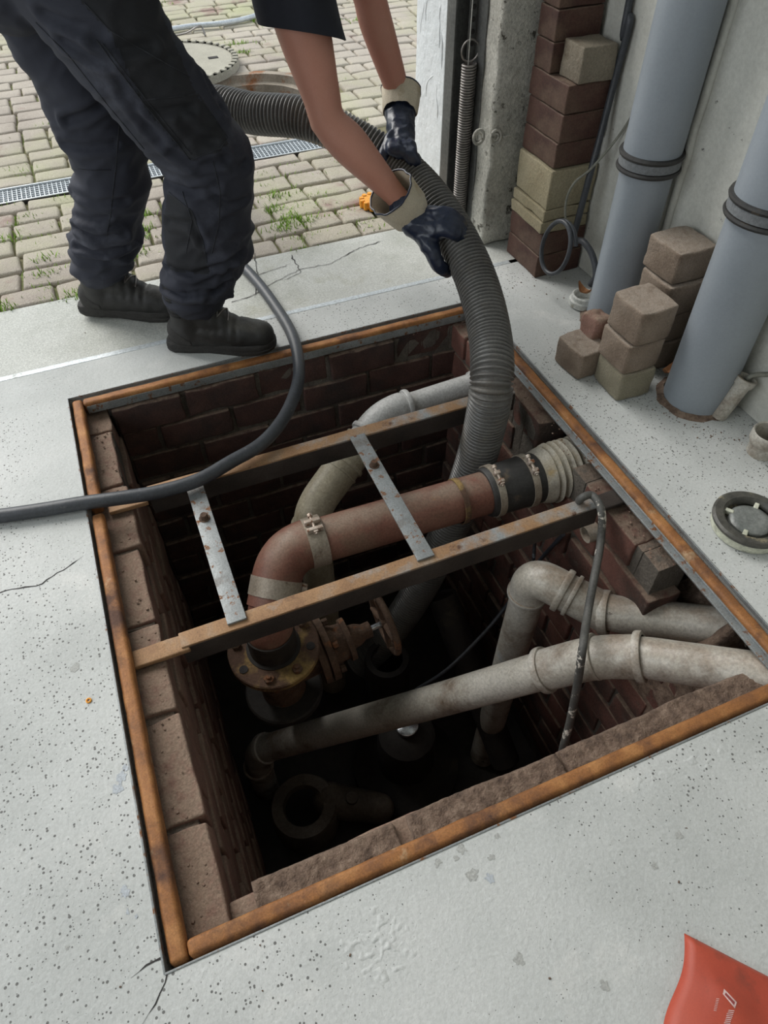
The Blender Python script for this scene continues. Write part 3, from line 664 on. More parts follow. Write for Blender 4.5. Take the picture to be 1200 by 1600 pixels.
# gate valve
t = thing('gate_valve', 'rust-caked cast iron gate valve with a flange and handwheel under the near beam', 'valve', VC+V((0, 0, -.2)))
m = MB(); m.lathe([(.045, .012), (.112, .012), (.115, .009), (.115, -.006), (.112, -.009), (.06, -.009)], VC+V((0, 0, -.005)), seg=48, wob=.01); fl = m.build('flange', M['yellowflange'], t)
for k in range(8):
    a = pi/8+k*pi/4; c = VC+V((cos(a)*.093, sin(a)*.093, .007)); m = MB()
    if k % 3 == 1: m.lathe([(0, .003), (.011, .003), (.011, 0)], c, seg=16); m.build('bolt_hole', M['gap'], fl)
    else: m.lathe([(0, .018), (.006, .018), (.006, .011), (.013, .011), (.013, 0)], c, seg=6); m.build('bolt', M['castiron'], fl)
m = MB(); va = (aY(575, 972, VC.y+.05)-VC); va.z = .0; va = V((1, .04, .06)).normalized()
bc = VC+V((0, 0, -.105))
m.limb([VC+V((0, 0, -.01)), VC+V((0, 0, -.22))], [.06, .06]); m.ball(bc, .075, 20, (1, .85, 1)); m.limb([bc, bc+va*.12], [.06, .055])
body, _ = voxel(m, .006, 2); body.build('valve_body', M['castiron'], t, ang=180)
m = MB(); m.lathe([(.05, .10), (.088, .10), (.088, .118), (.07, .119), (.07, .123), (.088, .124), (.088, .142), (.06, .145), (.052, .165), (.05, .185), (.06, .186), (.06, .20), (.034, .203), (.03, .225), (.022, .24), (.022, .262), (.012, .265)], bc, va, 28, wob=.05)
bn = m.build('bonnet', M['castiron'], t)
for k in range(6):
    a = k*pi/3+.3; o = va.orthogonal().normalized(); c = bc+va*.145+(o*cos(a)+va.cross(o)*sin(a))*.075; m = MB(); m.lathe([(0, .014), (.010, .014), (.010, 0)], c, va, 6); m.build('bolt', M['castiron'], bn)
m = MB(); m.tube([bc+va*.26, bc+va*.325], .009, 12); m.build('stem', M['chrome'], t)
hw = bc+va*.305; o1 = va.orthogonal().normalized(); o2 = va.cross(o1); m = MB()
m.tube([hw+o1*cos(2*pi*k/36)*.086+o2*sin(2*pi*k/36)*.086 for k in range(36)], .0095, 10, close=True)
for k in range(4): a = k*pi/2+.4; m.tube([hw, hw+(o1*cos(a)+o2*sin(a))*.084-va*.006], [.010, .007], 8)
m.lathe([(.018, -.012), (.018, .012), (0, .012)], hw, va, 16); m.build('handwheel', M['castiron'], t)
m = MB(); m.lathe([(.05, .01), (.10, .01), (.105, .006), (.105, -.012), (.05, -.012)], VC+V((0, 0, -.22)), seg=36); m.tube(fillet([VC+V((0, 0, -.22)), VC+V((0, 0, -.36)), VC+V((.10, .55, -.50))], [.10], .01), .055, 24); m.build('riser', M['pump'], t)
# pale pipe at the back
Q0 = aY(748, 600, 1.47); Q1 = aY(597, 645, 1.46); Q2 = aD(484, 800, 1.99); Q3 = V((Q2.x, Q2.y, -1.3))
t = thing('pale_drain_pipe', 'pale plastic drain pipe bending down behind the far beam', 'pipe', Q3)
m = MB(); m.tube([Q0+V((.16, 0, .015)), Q1.lerp(Q0, .25)], .034, 28); m.build('pipe', M['pvcwhite'], t)
e = (Q2-Q1).normalized(); m = MB(); ep = fillet([Q1.lerp(Q0, .27), Q1, Q1+e*.115], [.065], .008); m.tube(ep, [.040]*3+[.044]*(len(ep)-3), 28)
ring(m, Q1.lerp(Q0, .25), Q0-Q1, .040, .014, .008); ring(m, Q1+e*.075, e, .044, .014, .007); m.build('elbow', M['pvcwhite'], t); m = MB(); ring(m, Q0, Q0-Q1, .036, .05, .010); m.build('socket', M['pvcwhite'], t)
m = MB(); ep = fillet([Q1+e*.10, Q2, Q2+(Q3-Q2).normalized()*.10], [.07], .008); m.tube(ep, .052, 28); ring(m, Q1.lerp(Q2, .52), e, .052, .012, .006); ring(m, Q1.lerp(Q2, .60), e, .052, .006, .004)
ring(m, Q2+(Q3-Q2).normalized()*.055, Q3-Q2, .052, .014, .008); m.build('elbow', M['pvctan'], t)
m = MB(); m.tube([Q2+V((0, 0, -.06)), Q3], .050, 28); m.build('pipe', M['pvctan'], t)
# two grey pipes at the near right
def D9(u, v, px, dia=.09): return aD(u, v, FPX*dia/px)
L0 = aZ(1215, 1058, -.062); L1 = D9(1000, 1026, 65); L2 = D9(930, 1026, 63); L3 = D9(850, 1047, 60); L4 = D9(700, 1090, 53.5); L5 = D9(405, 1172, 42.5)
t = thing('grey_drain_pipe', 'long dusty grey pipe sloping from the near right pit corner down to the left', 'pipe', (L5.x, L5.y, -1.38))
m = MB(); m.tube(fillet([L0, L1, L2, L3, L4, L5, V((L5.x-.02, L5.y, L5.z-.10)), V((L5.x-.02, L5.y, -1.38))], [.03, .05, .05, .05, .04, .04], .012), .045, 32); m.build('pipe', M['pvc'], t)
m = MB(); P = resample([L1, L2, L3], .008); P = fillet([L1, L2, L3], [.05], .008); m.tube(P, .0485, 32)
ring(m, L1, L1-L2, .049, .016, .008); ring(m, L3, L3-L2, .049, .016, .006); ring(m, L2, L3-L1, .048, .008, .005); m.build('elbow', M['pvc'], t)
m = MB(); ring(m, L5+(L4-L5).normalized()*.03, L4-L5, .046, .02, .006); m.build('socket', M['pvc'], t); m = MB(); ring(m, V((L5.x-.02, L5.y, L5.z-.12)), (0, 0, 1), .046, .02, .006); m.build('socket', M['pvc'], t)
U0 = aZ(1168, 984, -.165); U1 = D9(945, 957, 57.5); U2 = D9(893, 930, 57); U3 = D9(832, 897, 56); U4 = V((U3.x-.015, U3.y+.01, -1.38))
t = thing('grey_drain_pipe', 'short dusty grey pipe with two elbows turning down at the right pit wall', 'pipe', (U4.x, U4.y, -1.38))
m = MB(); m.tube(fillet([U0, U1, U2, U3, U3+V((0, 0, -.14)), U4], [.04, .03, .055, .01], .010), .045, 32); m.build('pipe', M['pvc'], t)
m = MB(); m.tube(fillet([U1, U2, U2.lerp(U3, .30)], [.03], .008), .0485, 32); ring(m, U1, U0-U1, .049, .022, .007); m.build('elbow', M['pvc'], t)
m = MB(); m.tube(fillet([U2.lerp(U3, .2), U3, U3+V((0, 0, -.085))], [.055], .007), .0490, 32); ring(m, U2.lerp(U3, .22), U2-U3, .049, .016, .008); ring(m, U2.lerp(U3, -.02), U2-U3, .049, .01, .006); ring(m, U3+V((0, 0, -.08)), (0, 0, 1), .049, .012, .005)
m.build('elbow', M['pvc'], t)
m = MB(); ring(m, V((U4.x, U4.y, -.85)), (0, 0, 1), .046, .03, .006); m.build('socket', M['pvc'], t)
# pump sump in the dark
t = thing('sump_pump', 'dark sump pump with a shiny wet cap on the pit floor', 'pump', aZ(634, 1188, -1.38))
pc = aZ(634, 1188, -1.30)
m = MB(); m.lathe([(.19, -.08), (.19, -.03), (.17, -.02), (.12, 0), (.10, .02), (.10, .20), (.095, .23), (.06, .26), (.035, .27), (.035, .285)], pc, seg=40, wob=.02); m.build('motor_housing', M['pump'], t)
m = MB(); m.lathe([(.038, .282), (.038, .295), (.033, .298), (0, .30)], pc, seg=24); m.build('cap', M['chrome'], t)
m = MB(); c = aZ(475, 1262, -1.22); c2 = aZ(580, 1262, -1.24); m.lathe([(.062, .0), (.068, .022), (.105, .022), (.112, .01), (.112, -.12)], c, seg=40); m.lathe([(0, .015), (.02, .015), (.02, 0)], c.lerp(c2, .75)+V((0, .02, .03)), seg=16)
m.limb([c+V((.09, 0, -.03)), c2+V((.03, 0, -.04))], [.06, .05]); m.build('base_casting', M['pumpbase'], t)
m = MB(); m.lathe([(.055, .0), (.055, .03), (.075, .03), (.08, .0), (.08, -.4)], aZ(605, 1035, -.98), seg=36); m.build('inlet_ring', M['pump'], t)
m = MB(); a, b = aD(690, 930, 2.35), aD(790, 1190, 2.45); m.tube([a, b], .05, 24); m.build('sloping_riser', M['pump'], None, 'dark sloping pipe deep in the shadow of the pit', 'pipe')
# open pipe end and thin tubes in the right wall
c = aX(915, 835, .86); m = MB(); m.lathe([(.018, .05), (.018, 0), (.0225, -.002), (.0235, .01), (.0235, .09), (.018, .09)], c, V((1, .0, .1)), 24); m.build('pipe_stub', M['pvc'], None, 'small open grey pipe end poking out of the pit wall below the near beam', 'pipe stub')

# ------------------------------------------------------------------ hoses and cables
def ribbed(P, r, pitch, amp, m, seg=32, per=6):
    Q = resample(P, pitch/per); m.tube(Q, [r+amp*sin(2*pi*i/per) for i in range(len(Q))], seg)
HP = [aZ(305, 262, .06), aZ(290, 215, .22), aD(322, 168, 2.12), aD(400, 178, 2.02), aD(480, 186, 1.97), aD(560, 222, 1.97), aD(640, 275, 1.97), aD(697, 345, 1.92), aD(741, 430, 1.87), aD(765, 520, 1.80),
      aY(768, 600, 1.195), aY(756, 672, 1.19), aY(738, 735, 1.193), aY(703, 825, 1.20), aY(650, 930, 1.21), aY(600, 1000, 1.22), aY(560, 1040, 1.22)]
P, _ = spline(HP, None, 14); m = MB(); ribbed(P, .0515, .0112, .0046, m)
m.build('suction_hose', M['hose'], None, 'thick ribbed grey suction hose held by the worker and hanging into the pit', 'hose', ang=180)
HOSE = P
KP = [(-420, 870, .017), (-230, 838, .017), (-60, 812, .017), (0, 806, .018), (70, 796, .019), (130, 786, .020), (190, 778, .018), (250, 768, .012), (310, 750, .008), (360, 722, .006), (410, 692, .006), (445, 650, .010), (465, 600, .02), (466, 560, .022), (455, 520, .022), (430, 478, .019), (400, 438, .018), (365, 402, .018), (340, 380, .018), (300, 372, .018)]
P, _ = spline([aZ(*k) for k in KP], None, 10); m = MB(); m.tube(resample(P, .008), .0165, 20)
m.build('black_cable', M['cable'], None, 'thick black rubber cable looping from the left floor over the pit to the boots', 'cable')
P, _ = spline([aX(905, 800, .90), aZ(905, 782, -.015), aZ(925, 774, .0), aZ(940, 800, -.01), aZ(938, 850, -.07), aZ(928, 905, -.08), aZ(918, 960, -.12), aZ(910, 1015, -.10), aZ(902, 1070, -.20), aZ(890, 1130, -.33), aZ(878, 1175, -.45), aZ(872, 1200, -.7)], None, 8)
m = MB(); m.tube(P, .0092, 14); m.build('spattered_cable', M['spatter'], None, 'paint-spattered grey cable hanging over the near beam in front of the grey pipes', 'cable')
P, _ = spline([aX(880, 835, .86), aZ(840, 880, -.45), aZ(800, 935, -.6), aZ(760, 985, -.7), aZ(700, 1045, -.8), aZ(650, 1078, -.9)], None, 8)
m = MB(); m.tube(P, .006, 10); m.build('thin_cable', M['cable'], None, 'thin dark cable drooping through the shadow in the middle of the pit', 'cable')
P, _ = spline([aX(836, 840, .87), aZ(834, 870, -.3), aZ(832, 890, -.5)], None, 8)
m = MB(); m.tube(P, .005, 10); m.build('thin_cable', M['cable'], None, 'short thin dark cable hanging down the pit wall beside the grey elbow', 'cable')
# cables on the right wall
P, _ = spline([V((1.355, 1.70, 3.7)), V((1.355, 1.71, 2.2)), aX(992, -40, 1.355), aX(985, 30, 1.355), aX(962, 120, 1.35), aX(940, 205, 1.33), aX(920, 280, 1.30), aX(904, 340, 1.29), aX(897, 372, 1.285), aX(912, 378, 1.285), aX(926, 400, 1.29), aX(931, 430, 1.29), aX(922, 446, 1.28)], None, 10)
m = MB(); m.tube(P, .0095, 14); m.build('wall_cable', M['cable'], None, 'black cable running down the painted wall beside the brick stack', 'cable')
cc = V((1.192, 1.66, 0)); c0 = aX(866, 388, 1.185); m = MB(); pts = []
for k in range(40):
    a = 2*pi*k/30+.9; pts.append(c0+V((.018*sin(a*.9)+.0004*k, .058*cos(a), .075*sin(a))))
P = [p for p in pts]; m.tube(P, .0065, 12); m.build('cable_coil', M['cable'], None, 'round loop of black cable hanging against the foot of the brick stack', 'cable coil')
P, _ = spline([aX(1003, 140, 1.36), aX(992, 172, 1.358), aX(965, 215, 1.355), aX(925, 262, 1.30), aX(898, 285, 1.26), aX(885, 312, 1.25), aX(884, 345, 1.26), aX(893, 372, 1.285)], None, 8)
m = MB(); m.tube(P, .0035, 8); m.build('thin_wire', M['wire'], None, 'thin grey-green wire curving from the downpipe to the black wall cable', 'wire')

# ------------------------------------------------------------------ brick stack in the corner
G1 = 'blocks stacked in the corner by the pillar'
def block(name, lab, x0, y0, z0, sx, sy, sz, mt, rz=0, seed=0, amp=.002, r=.004):
    m = MB(); m.box((x0+sx/2, y0+sy/2, z0+sz/2), (sx, sy, sz-.0015), rotz(rz), r, (4, 5, 3), amp=amp, nsc=25, seed=seed); return m.build(name, mt, None, lab, 'brick', G1)
bx, by = 1.203, 1.714
block('red_brick', 'dark red brick at the bottom of the corner stack, standing on the floor', bx, by, 0, .16, .185, .072, M['redblock'], .0, 1)
block('red_brick', 'dark red brick second from the bottom, directly under the beige slabs', bx+.002, by+.002, .073, .158, .185, .071, M['redblock'], .01, 2)
block('beige_slab', 'thin beige slab lowest of the beige ones in the corner stack', bx-.004, by+.0, .145, .160, .188, .036, M['yellowblock'], -.01, 3, .003)
block('beige_slab', 'thin beige slab in the middle of the three beige layers', bx+.0, by+.003, .182, .158, .186, .034, M['yellowblock'], .01, 4, .003)
block('beige_slab', 'thick beige block topmost of the three beige layers, under the red bricks', bx+.004, by+.004, .217, .155, .185, .112, M['yellowblock'], .0, 5, .003)
block('red_brick', 'dark red brick directly on top of the beige blocks', bx+.012, by+.012, .331, .145, .180, .068, M['redblock'], .0, 6)
block('red_brick', 'dark red brick in the middle of the upper red ones', bx+.014, by+.008, .400, .142, .185, .074, M['redblock'], -.01, 7)
block('red_brick', 'dusty red-brown brick right under the small grey block', bx+.012, by+.006, .475, .146, .188, .072, M['redblock'], .01, 8)
block('grey_block', 'weathered grey concrete block set on the front of the corner stack', bx+.035, by-.004, .548, .105, .095, .085, M['greyblock'], .0, 9, .003)
for k in range(5):
    block('brown_brick', ('brown brick of the tall pile behind the grey block', 'brown brick second up in the tall pile behind the grey block', 'brown brick third up in the tall pile against the pillar', 'brown brick fourth up in the tall pile against the pillar', 'brown brick at the top of the tall pile against the pillar')[k], bx+.012, by+.102, .548+.073*k, .14, .088, .072, M['redblock'], 0, 10+k)
# ------------------------------------------------------------------ grey downpipes
def downpipe(lab, x, y, r, zc, top=3.79):
    t = thing('downpipe', lab, 'pipe', (x, y, 0), 'grey downpipes on the right wall')
    m = MB(); m.lathe([(r, 0), (r, zc)], (x, y, 0), seg=48); m.build('lower_pipe', M['greypipe'], t)
    m = MB(); m.lathe([(r-.004, zc-.02), (r+.003, zc-.018), (r+.005, zc+.03), (r+.005, top)], (x, y, 0), seg=48); m.build('upper_pipe', M['greypipe'], t)
    m = MB()
    for dz in (-.017, .017): m.lathe([(r+.002, dz-.006), (r+.012, dz-.005), (r+.014, dz), (r+.012, dz+.005), (r+.002, dz+.006)], (x, y, zc), seg=48)
    m2 = MB(); m2.lathe([(r+.002, -.012), (r+.0095, -.010), (r+.0095, .010), (r+.002, .012)], (x, y, zc), seg=48); m2.build('collar_band', M['ringgrey'], t)
    m.box((x+r+.018, y-.01, zc), (.045, .018, .03), r=.003); m.build('pipe_bracket', M['rubber'], t)
    m = MB(); m.lathe([(r, .0), (r+.018, .0), (r+.006, .007), (r, .009)], (x, y, 0), seg=40, wob=.15); m.build('floor_dirt', M['soil'], t)
downpipe('thick grey plastic downpipe nearer the corner stack, rising behind the brown pavers', 1.288, 1.43, .066, .46)
downpipe('thickest grey plastic downpipe on the right, nearest the camera', 1.288, 1.035, .080, .513)
# stubs
s0, s1 = aZ(1122, 650, 0), None; s1 = s0+V((.035, -.005, .115)); axs = (s1-s0).normalized()
m = MB(); m.lathe([(.021, 0), (.021, .10), (.0255, .102), (.0265, .106), (.0265, .120), (.022, .121), (.020, .118), (.019, .01)], s0, axs, 28); m.build('leaning_stub', M['pvc'], None, 'small grey pipe stub leaning against the wall beside the thick downpipe', 'pipe stub')
P, _ = spline([s1+V((0, 0, -.05)), s1+V((.005, 0, .0)), s1+V((.03, -.03, .022)), s1+V((.045, -.10, .06))], None, 6); m = MB(); m.tube(P, .006, 10); m.build('grey_lead', M['wire'], None, 'grey lead coming out of the small leaning pipe stub', 'cable')
c = aZ(1188, 706, 0); m = MB(); m.lathe([(.033, 0), (.034, .030), (.038, .034), (.040, .040), (.040, .062), (.037, .066), (.034, .063), (.032, .03), (.031, -.03)], c, seg=36); m.build('floor_socket', M['pvc'], None, 'short open grey pipe socket standing up from the floor near the wall', 'pipe socket')
# round plug
pc = aZ(1166, 824, .0); t = thing('round_cap', 'grimy cream plastic pipe cap with a black rim lying on the floor', 'cap', pc)
m = MB(); m.lathe([(.070, .001), (.077, .003), (.078, .020), (.074, .026)], pc, seg=56); m.build('side_wall', M['plug'], t)
m = MB(); m.lathe([(.078, .022), (.081, .025), (.081, .031), (.076, .035), (.060, .035), (.055, .030), (.053, .020)], pc, seg=56); m.build('rim', M['plugdark'], t)
m = MB(); m.lathe([(0, .016), (.055, .016), (.055, .012)], pc, seg=40); m.build('web_plate', M['plugdark'], t)
m = MB(); m.lathe([(0, .029), (.030, .030), (.040, .028), (.044, .024), (.045, .015)], pc, seg=40, wob=.03); m.build('centre_disc', M['plugclear'], t)
for k in range(4): a = k*pi/2+.6; m = MB(); m.box(pc+V((cos(a)*.046, sin(a)*.046, .024)), (.018, .010, .012), rotz(a), .002); m.build('tab', M['plug'], t)
# white threaded cap with a dry leaf
c = aZ(910, 476, 0); t = thing('white_cup', 'small white plastic cup with a dry leaf in it beside the downpipe', 'cup', c)
m = MB(); m.lathe([(.036, 0), (.042, .004), (.043, .020), (.038, .024), (.038, .034), (.033, .037), (.028, .033), (.027, .01), (0, .008)], c, seg=36); m.build('cup', M['white'], t)
def leaf(mm, c, L, W, a, curl=.4, tilt=.5):
    vs = []; fs = []
    for i in range(9):
        t_ = i/8; ww = W*sin(pi*(t_*.92+.04)); 
        for j in (-1, -.5, 0, .5, 1): vs.append(V(c)+rotz(a) @ (V((L*(t_-.5), ww*j, L*curl*(t_-.5)**2*2+abs(j)*W*tilt))))
    for th in (0, .0008):
        n0 = len(vs) if th else 0
        if th: vs += [p+V((0, 0, th)) for p in vs[:45]]
        for i in range(8):
            for j in range(4): k = n0+i*5+j; fs.append((k, k+1, k+6, k+5))
    mm.add(vs, fs)
m = MB(); leaf(m, aZ(912, 458, .045), .055, .014, 1.8, .8); m.build('dry_leaf', M['leaf'], None, 'curled brown dry leaf stuck in the white cup', 'leaf')
m = MB(); leaf(m, aZ(1042, 582, .035), .055, .012, .3, .8); m.build('dry_leaf', M['leaf'], None, 'orange-brown dry leaf lying between the paver pile and the thick downpipe', 'leaf')
# ------------------------------------------------------------------ klinker pavers
G2 = 'brown pavers piled by the downpipes'
def paver(lab, cx, cy, z, sx, sy, rz, mt='klinker', seed=0, h=.084):
    m = MB(); m.box((cx, cy, z+h/2), (sx, sy, h-.002), rotz(rz), .006, (8, 8, 5), amp=.0022, nsc=30, seed=seed, bulge=.07); return m.build('paver', M[mt], None, lab, 'paver', G2)
pcx, pcy = 1.135, 1.155
paver('greenish grey paver at the bottom of the front pile', 1.142, 1.155, 0, .100, .112, -.04, 'klinkerg', 21)
paver('brown paver in the middle of the front pile', 1.140, 1.160, .084, .104, .112, .0, 'klinker', 22)
paver('brown paver on top of the front pile', 1.146, 1.158, .169, .104, .114, .02, 'klinker', 23, .092)
paver('lone low brown paver left of the front pile', 1.085, 1.272, 0, .090, .105, .10, 'klinker', 24, .080)
m = MB(); m.box((1.135, 1.30, .065), (.06, .07, .13), Matrix.Rotation(.15, 3, 'Y'), .012, (6, 6, 8), amp=.006, nsc=30); m.build('brick_fragment', M['brick2'], None, 'crumbly reddish brick fragment standing behind the lone low paver', 'brick', G2)
for k, lab in enumerate(('brown paver at the foot of the rear pile, hidden by the front pile', 'brown paver second from the top of the rear pile', 'brown paver third up in the rear pile', 'brown paver on top of the rear pile between both downpipes')):
    lab = ('brown paver at the foot of the rear pile between the downpipes', 'brown paver second up in the rear pile between the downpipes', 'brown paver directly under the top one of the rear pile', 'brown paver on top of the rear pile between both downpipes')[k]
    paver(lab, 1.292+(.002 if k % 2 else -.002), 1.234+.004*k*(k % 2), .0845*k, .112, .116, .0 if k != 3 else .03, 'klinker', 30+k)
# ------------------------------------------------------------------ door track and spring
t = thing('door_track', 'dark steel door track standing against the white reveal', 'door track', (1.12, 2.12, 0))
m = MB(); m.box((1.088, 2.165, 1.5), (.006, .055, 3.0), r=.001); m.box((1.115, 2.158, 1.5), (.058, .006, 3.0), r=.001); m.box((1.139, 2.10, 1.5), (.006, .11, 3.0), r=.001)
m.build('track_rail', M['dsteel'], t)
m = MB(); m.box((1.096, 2.200, 1.5), (.014, .012, 3.0), r=.002); m.build('edge_angle', M['galv'], t)
sp = (1.112, 2.085); t = thing('door_spring', 'long coiled steel spring hanging in the door track by a chain', 'spring', (*sp, .03))
m = MB(); P = []; zb, ztp = .03, .515; nturn = 64
for k in range(nturn*14+1):
    a = 2*pi*k/14; P.append((sp[0]+cos(a)*.0205, sp[1]+sin(a)*.0205, zb+(ztp-zb)*k/(nturn*14)))
m.tube(P, .0031, 6); m.lathe([(.017, 0), (.017, ztp-zb)], (sp[0], sp[1], zb), seg=20); m.build('coil', M['spring'], t, ang=180)
m = MB(); m.tube([(sp[0]+cos(a)*.028, sp[1], .548+sin(a)*.028) for a in [2*pi*k/24 for k in range(24)]], .0028, 8, close=True); m.build('hook_ring', M['spring'], t)
m = MB(); m.box((sp[0]+.012, sp[1]+.02, 1.0), (.024, .003, .96), r=.001); ps = m.build('perforated_strap', M['dsteel'], t)
m = MB()
for k in range(22): m.lathe([(0, .0), (.0065, .0), (.0065, .002)], (sp[0]+.012, sp[1]+.017, .56+.030*k), (0, -1, 0), 12)
m.build('strap_hole', M['gap'], ps)['kind'] = 'stuff'
m = MB(); m.tube([(sp[0]-.006, sp[1]-.004, .51), (sp[0]-.004, sp[1]-.002, 1.6)], .0016, 6); m.build('pull_cord', M['white'], t)
# ------------------------------------------------------------------ orange cap on the paving
c = aD(574, 310, 2.30); t = thing('orange_cap', 'orange plastic cap with a scalloped edge seen behind the forearm on the paving', 'cap', (c.x, c.y, 0))
c = aZ(584, 310, .025); t.location = (c.x, c.y, 0); m = MB(); vs = []
m.lathe([(0, .024), (.040, .024), (.046, .018), (.047, .006), (.044, .002), (0, .002)], (c.x, c.y, 0), seg=40); m.build('cap', M['orange'], t)
m = MB()
for k in range(12): a = 2*pi*k/12; m.lathe([(0, .026), (.008, .026), (.0095, .022), (.0095, 0)], (c.x+cos(a)*.045, c.y+sin(a)*.045, .001), seg=12)
m.build('scalloped_edge', M['orange'], t)
# ------------------------------------------------------------------ red bag
def bagz(s, q):
    e = min(1, min(s, q)/.05, 1.0); e = max(0, e)
    return .004+.018*math.sqrt(e)+.010*noise.noise(V((s*9+q*4, q*7-s*3, 2)))*e+.008*noise.noise(V((s*16, q*22, 6)))*e
c0 = aZ(1072, 1456, .01); e1 = (aZ(1200, 1522, .01)-c0).normalized(); e2 = (aZ(1047, 1600, .01)-c0).normalized()
m = MB(); vs = []; fs = []; n = 44
for i in range(n+1):
    for j in range(n+1):
        s, q = .34*i/n, .28*j/n; wv = .006*sin(q*38)*max(0, 1-s*12)
        z = bagz(s, q)*(1 if 0 < i < n and 0 < j < n else .25); vs.append(c0+e1*(s+wv)+e2*q+V((0, 0, z-c0.z)))
for i in range(n):
    for j in range(n): k = i*(n+1)+j; fs.append((k, k+1, k+n+2, k+n+1))
N0 = len(vs)
vs += [V((p.x, p.y, .001)) for p in vs]; fs += [tuple(x+N0 for x in reversed(f)) for f in fs]
bd = [j for j in range(n+1)]+[i*(n+1)+n for i in range(1, n+1)]+[n*(n+1)+j for j in range(n-1, -1, -1)]+[i*(n+1) for i in range(n-1, 0, -1)]
fs += [(bd[i], bd[(i+1) % len(bd)], bd[(i+1) % len(bd)]+N0, bd[i]+N0)[::-1] for i in range(len(bd))]
m.add(vs, fs); t = thing('red_bag', 'crumpled red fabric bag with faint print lying on the near concrete', 'bag', c0+V((.1, -.1, -.01)))
bagm = m.build('bag_body', M['bag'], t, ang=180)
tree = BVHTree.FromPolygons([V(p) for p in m.v], m.f)
def onbag(u, v, h=.0008):
    hit = tree.ray_cast(EYE, ray(u, v).normalized()); p = hit[0] if hit[0] else aZ(u, v, .02); return p+V((0, 0, h))
m = MB(); o = [(1131, 1545), (1151, 1566), (1148, 1576), (1129, 1553)]; ii = [(1134, 1551), (1148, 1566), (1147, 1571), (1132, 1554)]
m.add([onbag(*p) for p in o]+[onbag(*p) for p in ii], [(0, 4, 5, 1), (1, 5, 6, 2), (2, 6, 7, 3), (3, 7, 4, 0)]); m.build('emblem', M['bagprint'], t)
m = MB(); m.add([onbag(*p, .0006) for p in ii], [(3, 2, 1, 0)]); m.build('emblem_field', M['bagprint2'], t)
m = MB(); rnd = random.Random(2)
for k in range(9):
    u, v = 1143-.9*k, 1578+2.8*k; m.add([onbag(u-6+rnd.random()*2, v), onbag(u+4, v+1), onbag(u+4, v+2.2), onbag(u-6, v+1.2)], [(3, 2, 1, 0)])
for k in range(8):
    u, v = 1122-.6*k, 1560+2.6*k; m.add([onbag(u-3, v, .0006), onbag(u+1.5, v+.6, .0006), onbag(u+1.5, v+1.4, .0006), onbag(u-3, v+.8, .0006)], [(3, 2, 1, 0)])
m.build('print', M['bagprint'], t)
# little brass bit and pebbles on the near floor
c = aZ(139, 1095, 0); m = MB(); m.tube([c+V((cos(a)*.004, sin(a)*.004, .0015)) for a in [2*pi*k/16 for k in range(16)]], .0015, 6, close=True); m.build('brass_ring', M['orange'], None, 'tiny brass ring lying on the concrete left of the pit', 'ring')
rnd = random.Random(9); m = MB()
for (u, v) in [(368, 515), (372, 518), (150, 516), (133, 520), (835, 447), (790, 470), (860, 455), (1020, 640), (1085, 650), (1100, 655)]+[(rnd.uniform(800, 940), rnd.uniform(430, 470)) for _ in range(24)]+[(rnd.uniform(1035, 1165), 0) for _ in range(45)]+[(rnd.uniform(0, 1100), rnd.uniform(1230, 1600)) for _ in range(14)]:
    if v == 0: v = 645+(u-1035)*.40+rnd.gauss(0, 6)
    c = aZ(u, v, 0); r = rnd.uniform(.0008, .0024)
    if X0-.01 < c.x < X1+.01 and Y0-.01 < c.y < Y1+.01: continue
    m.box(c+V((0, 0, r*.4)), (r*2, r*1.4, r), rotz(rnd.random()*3), r*.4)
m.build('floor_grit', M['soil'], None, 'scattered dark grit and crumbs on the concrete floor', 'grit', kind='stuff')
# ------------------------------------------------------------------ the worker
person = thing('person', 'bending worker in dark work trousers and black t-shirt guiding the ribbed hose with gloved hands', 'person', (.06, 1.9, 0))
PEL = V((-.04, 1.90, .97)); CH_ = V((.28, 1.96, 1.09)); NK = V((.52, 2.02, 1.06))
SR = V((.50, 1.865, .93)); ER = aD(513, 190, 1.72); WR = aD(613, 300, 1.835)
SL = V((.60, 2.17, .96)); EL_ = V((.775, 2.06, .745)); WL = aD(627, 160, 1.985)
RL = [V((.045, 1.80, .92)), V((.155, 1.745, .69)), V((.250, 1.748, .485)), V((.205, 1.765, .31)), V((.128, 1.78, .13))]
LL = [V((-.02, 2.0, .90)), V((.02, 2.0, .68)), V((.045, 2.0, .465)), V((.0, 2.02, .30)), V((-.088, 2.05, .13))]
m = MB()
m.limb([PEL, PEL.lerp(CH_, .5), CH_, NK-V((.04, 0, .02))], [.13, .125, .135, .09], 28)
m.limb([CH_+V((.1, 0, .0)), SR+V((-.03, .03, .02))], [.09, .065]); m.limb([CH_+V((.1, 0, .0)), SL+V((-.03, -.03, .02))], [.09, .065])
up = SR.lerp(ER, .5)
m.limb([SR, up, SR.lerp(ER, .85), ER, ER.lerp(WR, .3), ER.lerp(WR, .75), WR, WR+(WR-ER).normalized()*.05], [.066, .063, .047, .043, .049, .038, .031, .030], 24)
m.limb([SL, SL.lerp(EL_, .5), EL_, EL_.lerp(WL, .35), WL, WL+(WL-EL_).normalized()*.03], [.06, .052, .042, .044, .031, .03], 24)
m.ball(ER+V((-.022, .004, -.004)), .024)
HD = V((.70, 2.05, 1.10)); hf = V((.55, -.02, -.83)).normalized(); hu = V((.83, .02, .55)).normalized(); hs = hf.cross(hu)
HR_ = Matrix((hf, hs, hu)).transposed()
m.limb([NK-V((.03, 0, .0)), NK.lerp(HD, .6)], [.065, .058]); m.ball(HD, .1, 24, (.98, .78, 1.18), HR_); m.ball(HD+hf*.025-hu*.055, .072, 20, (1, .8, .9), HR_)
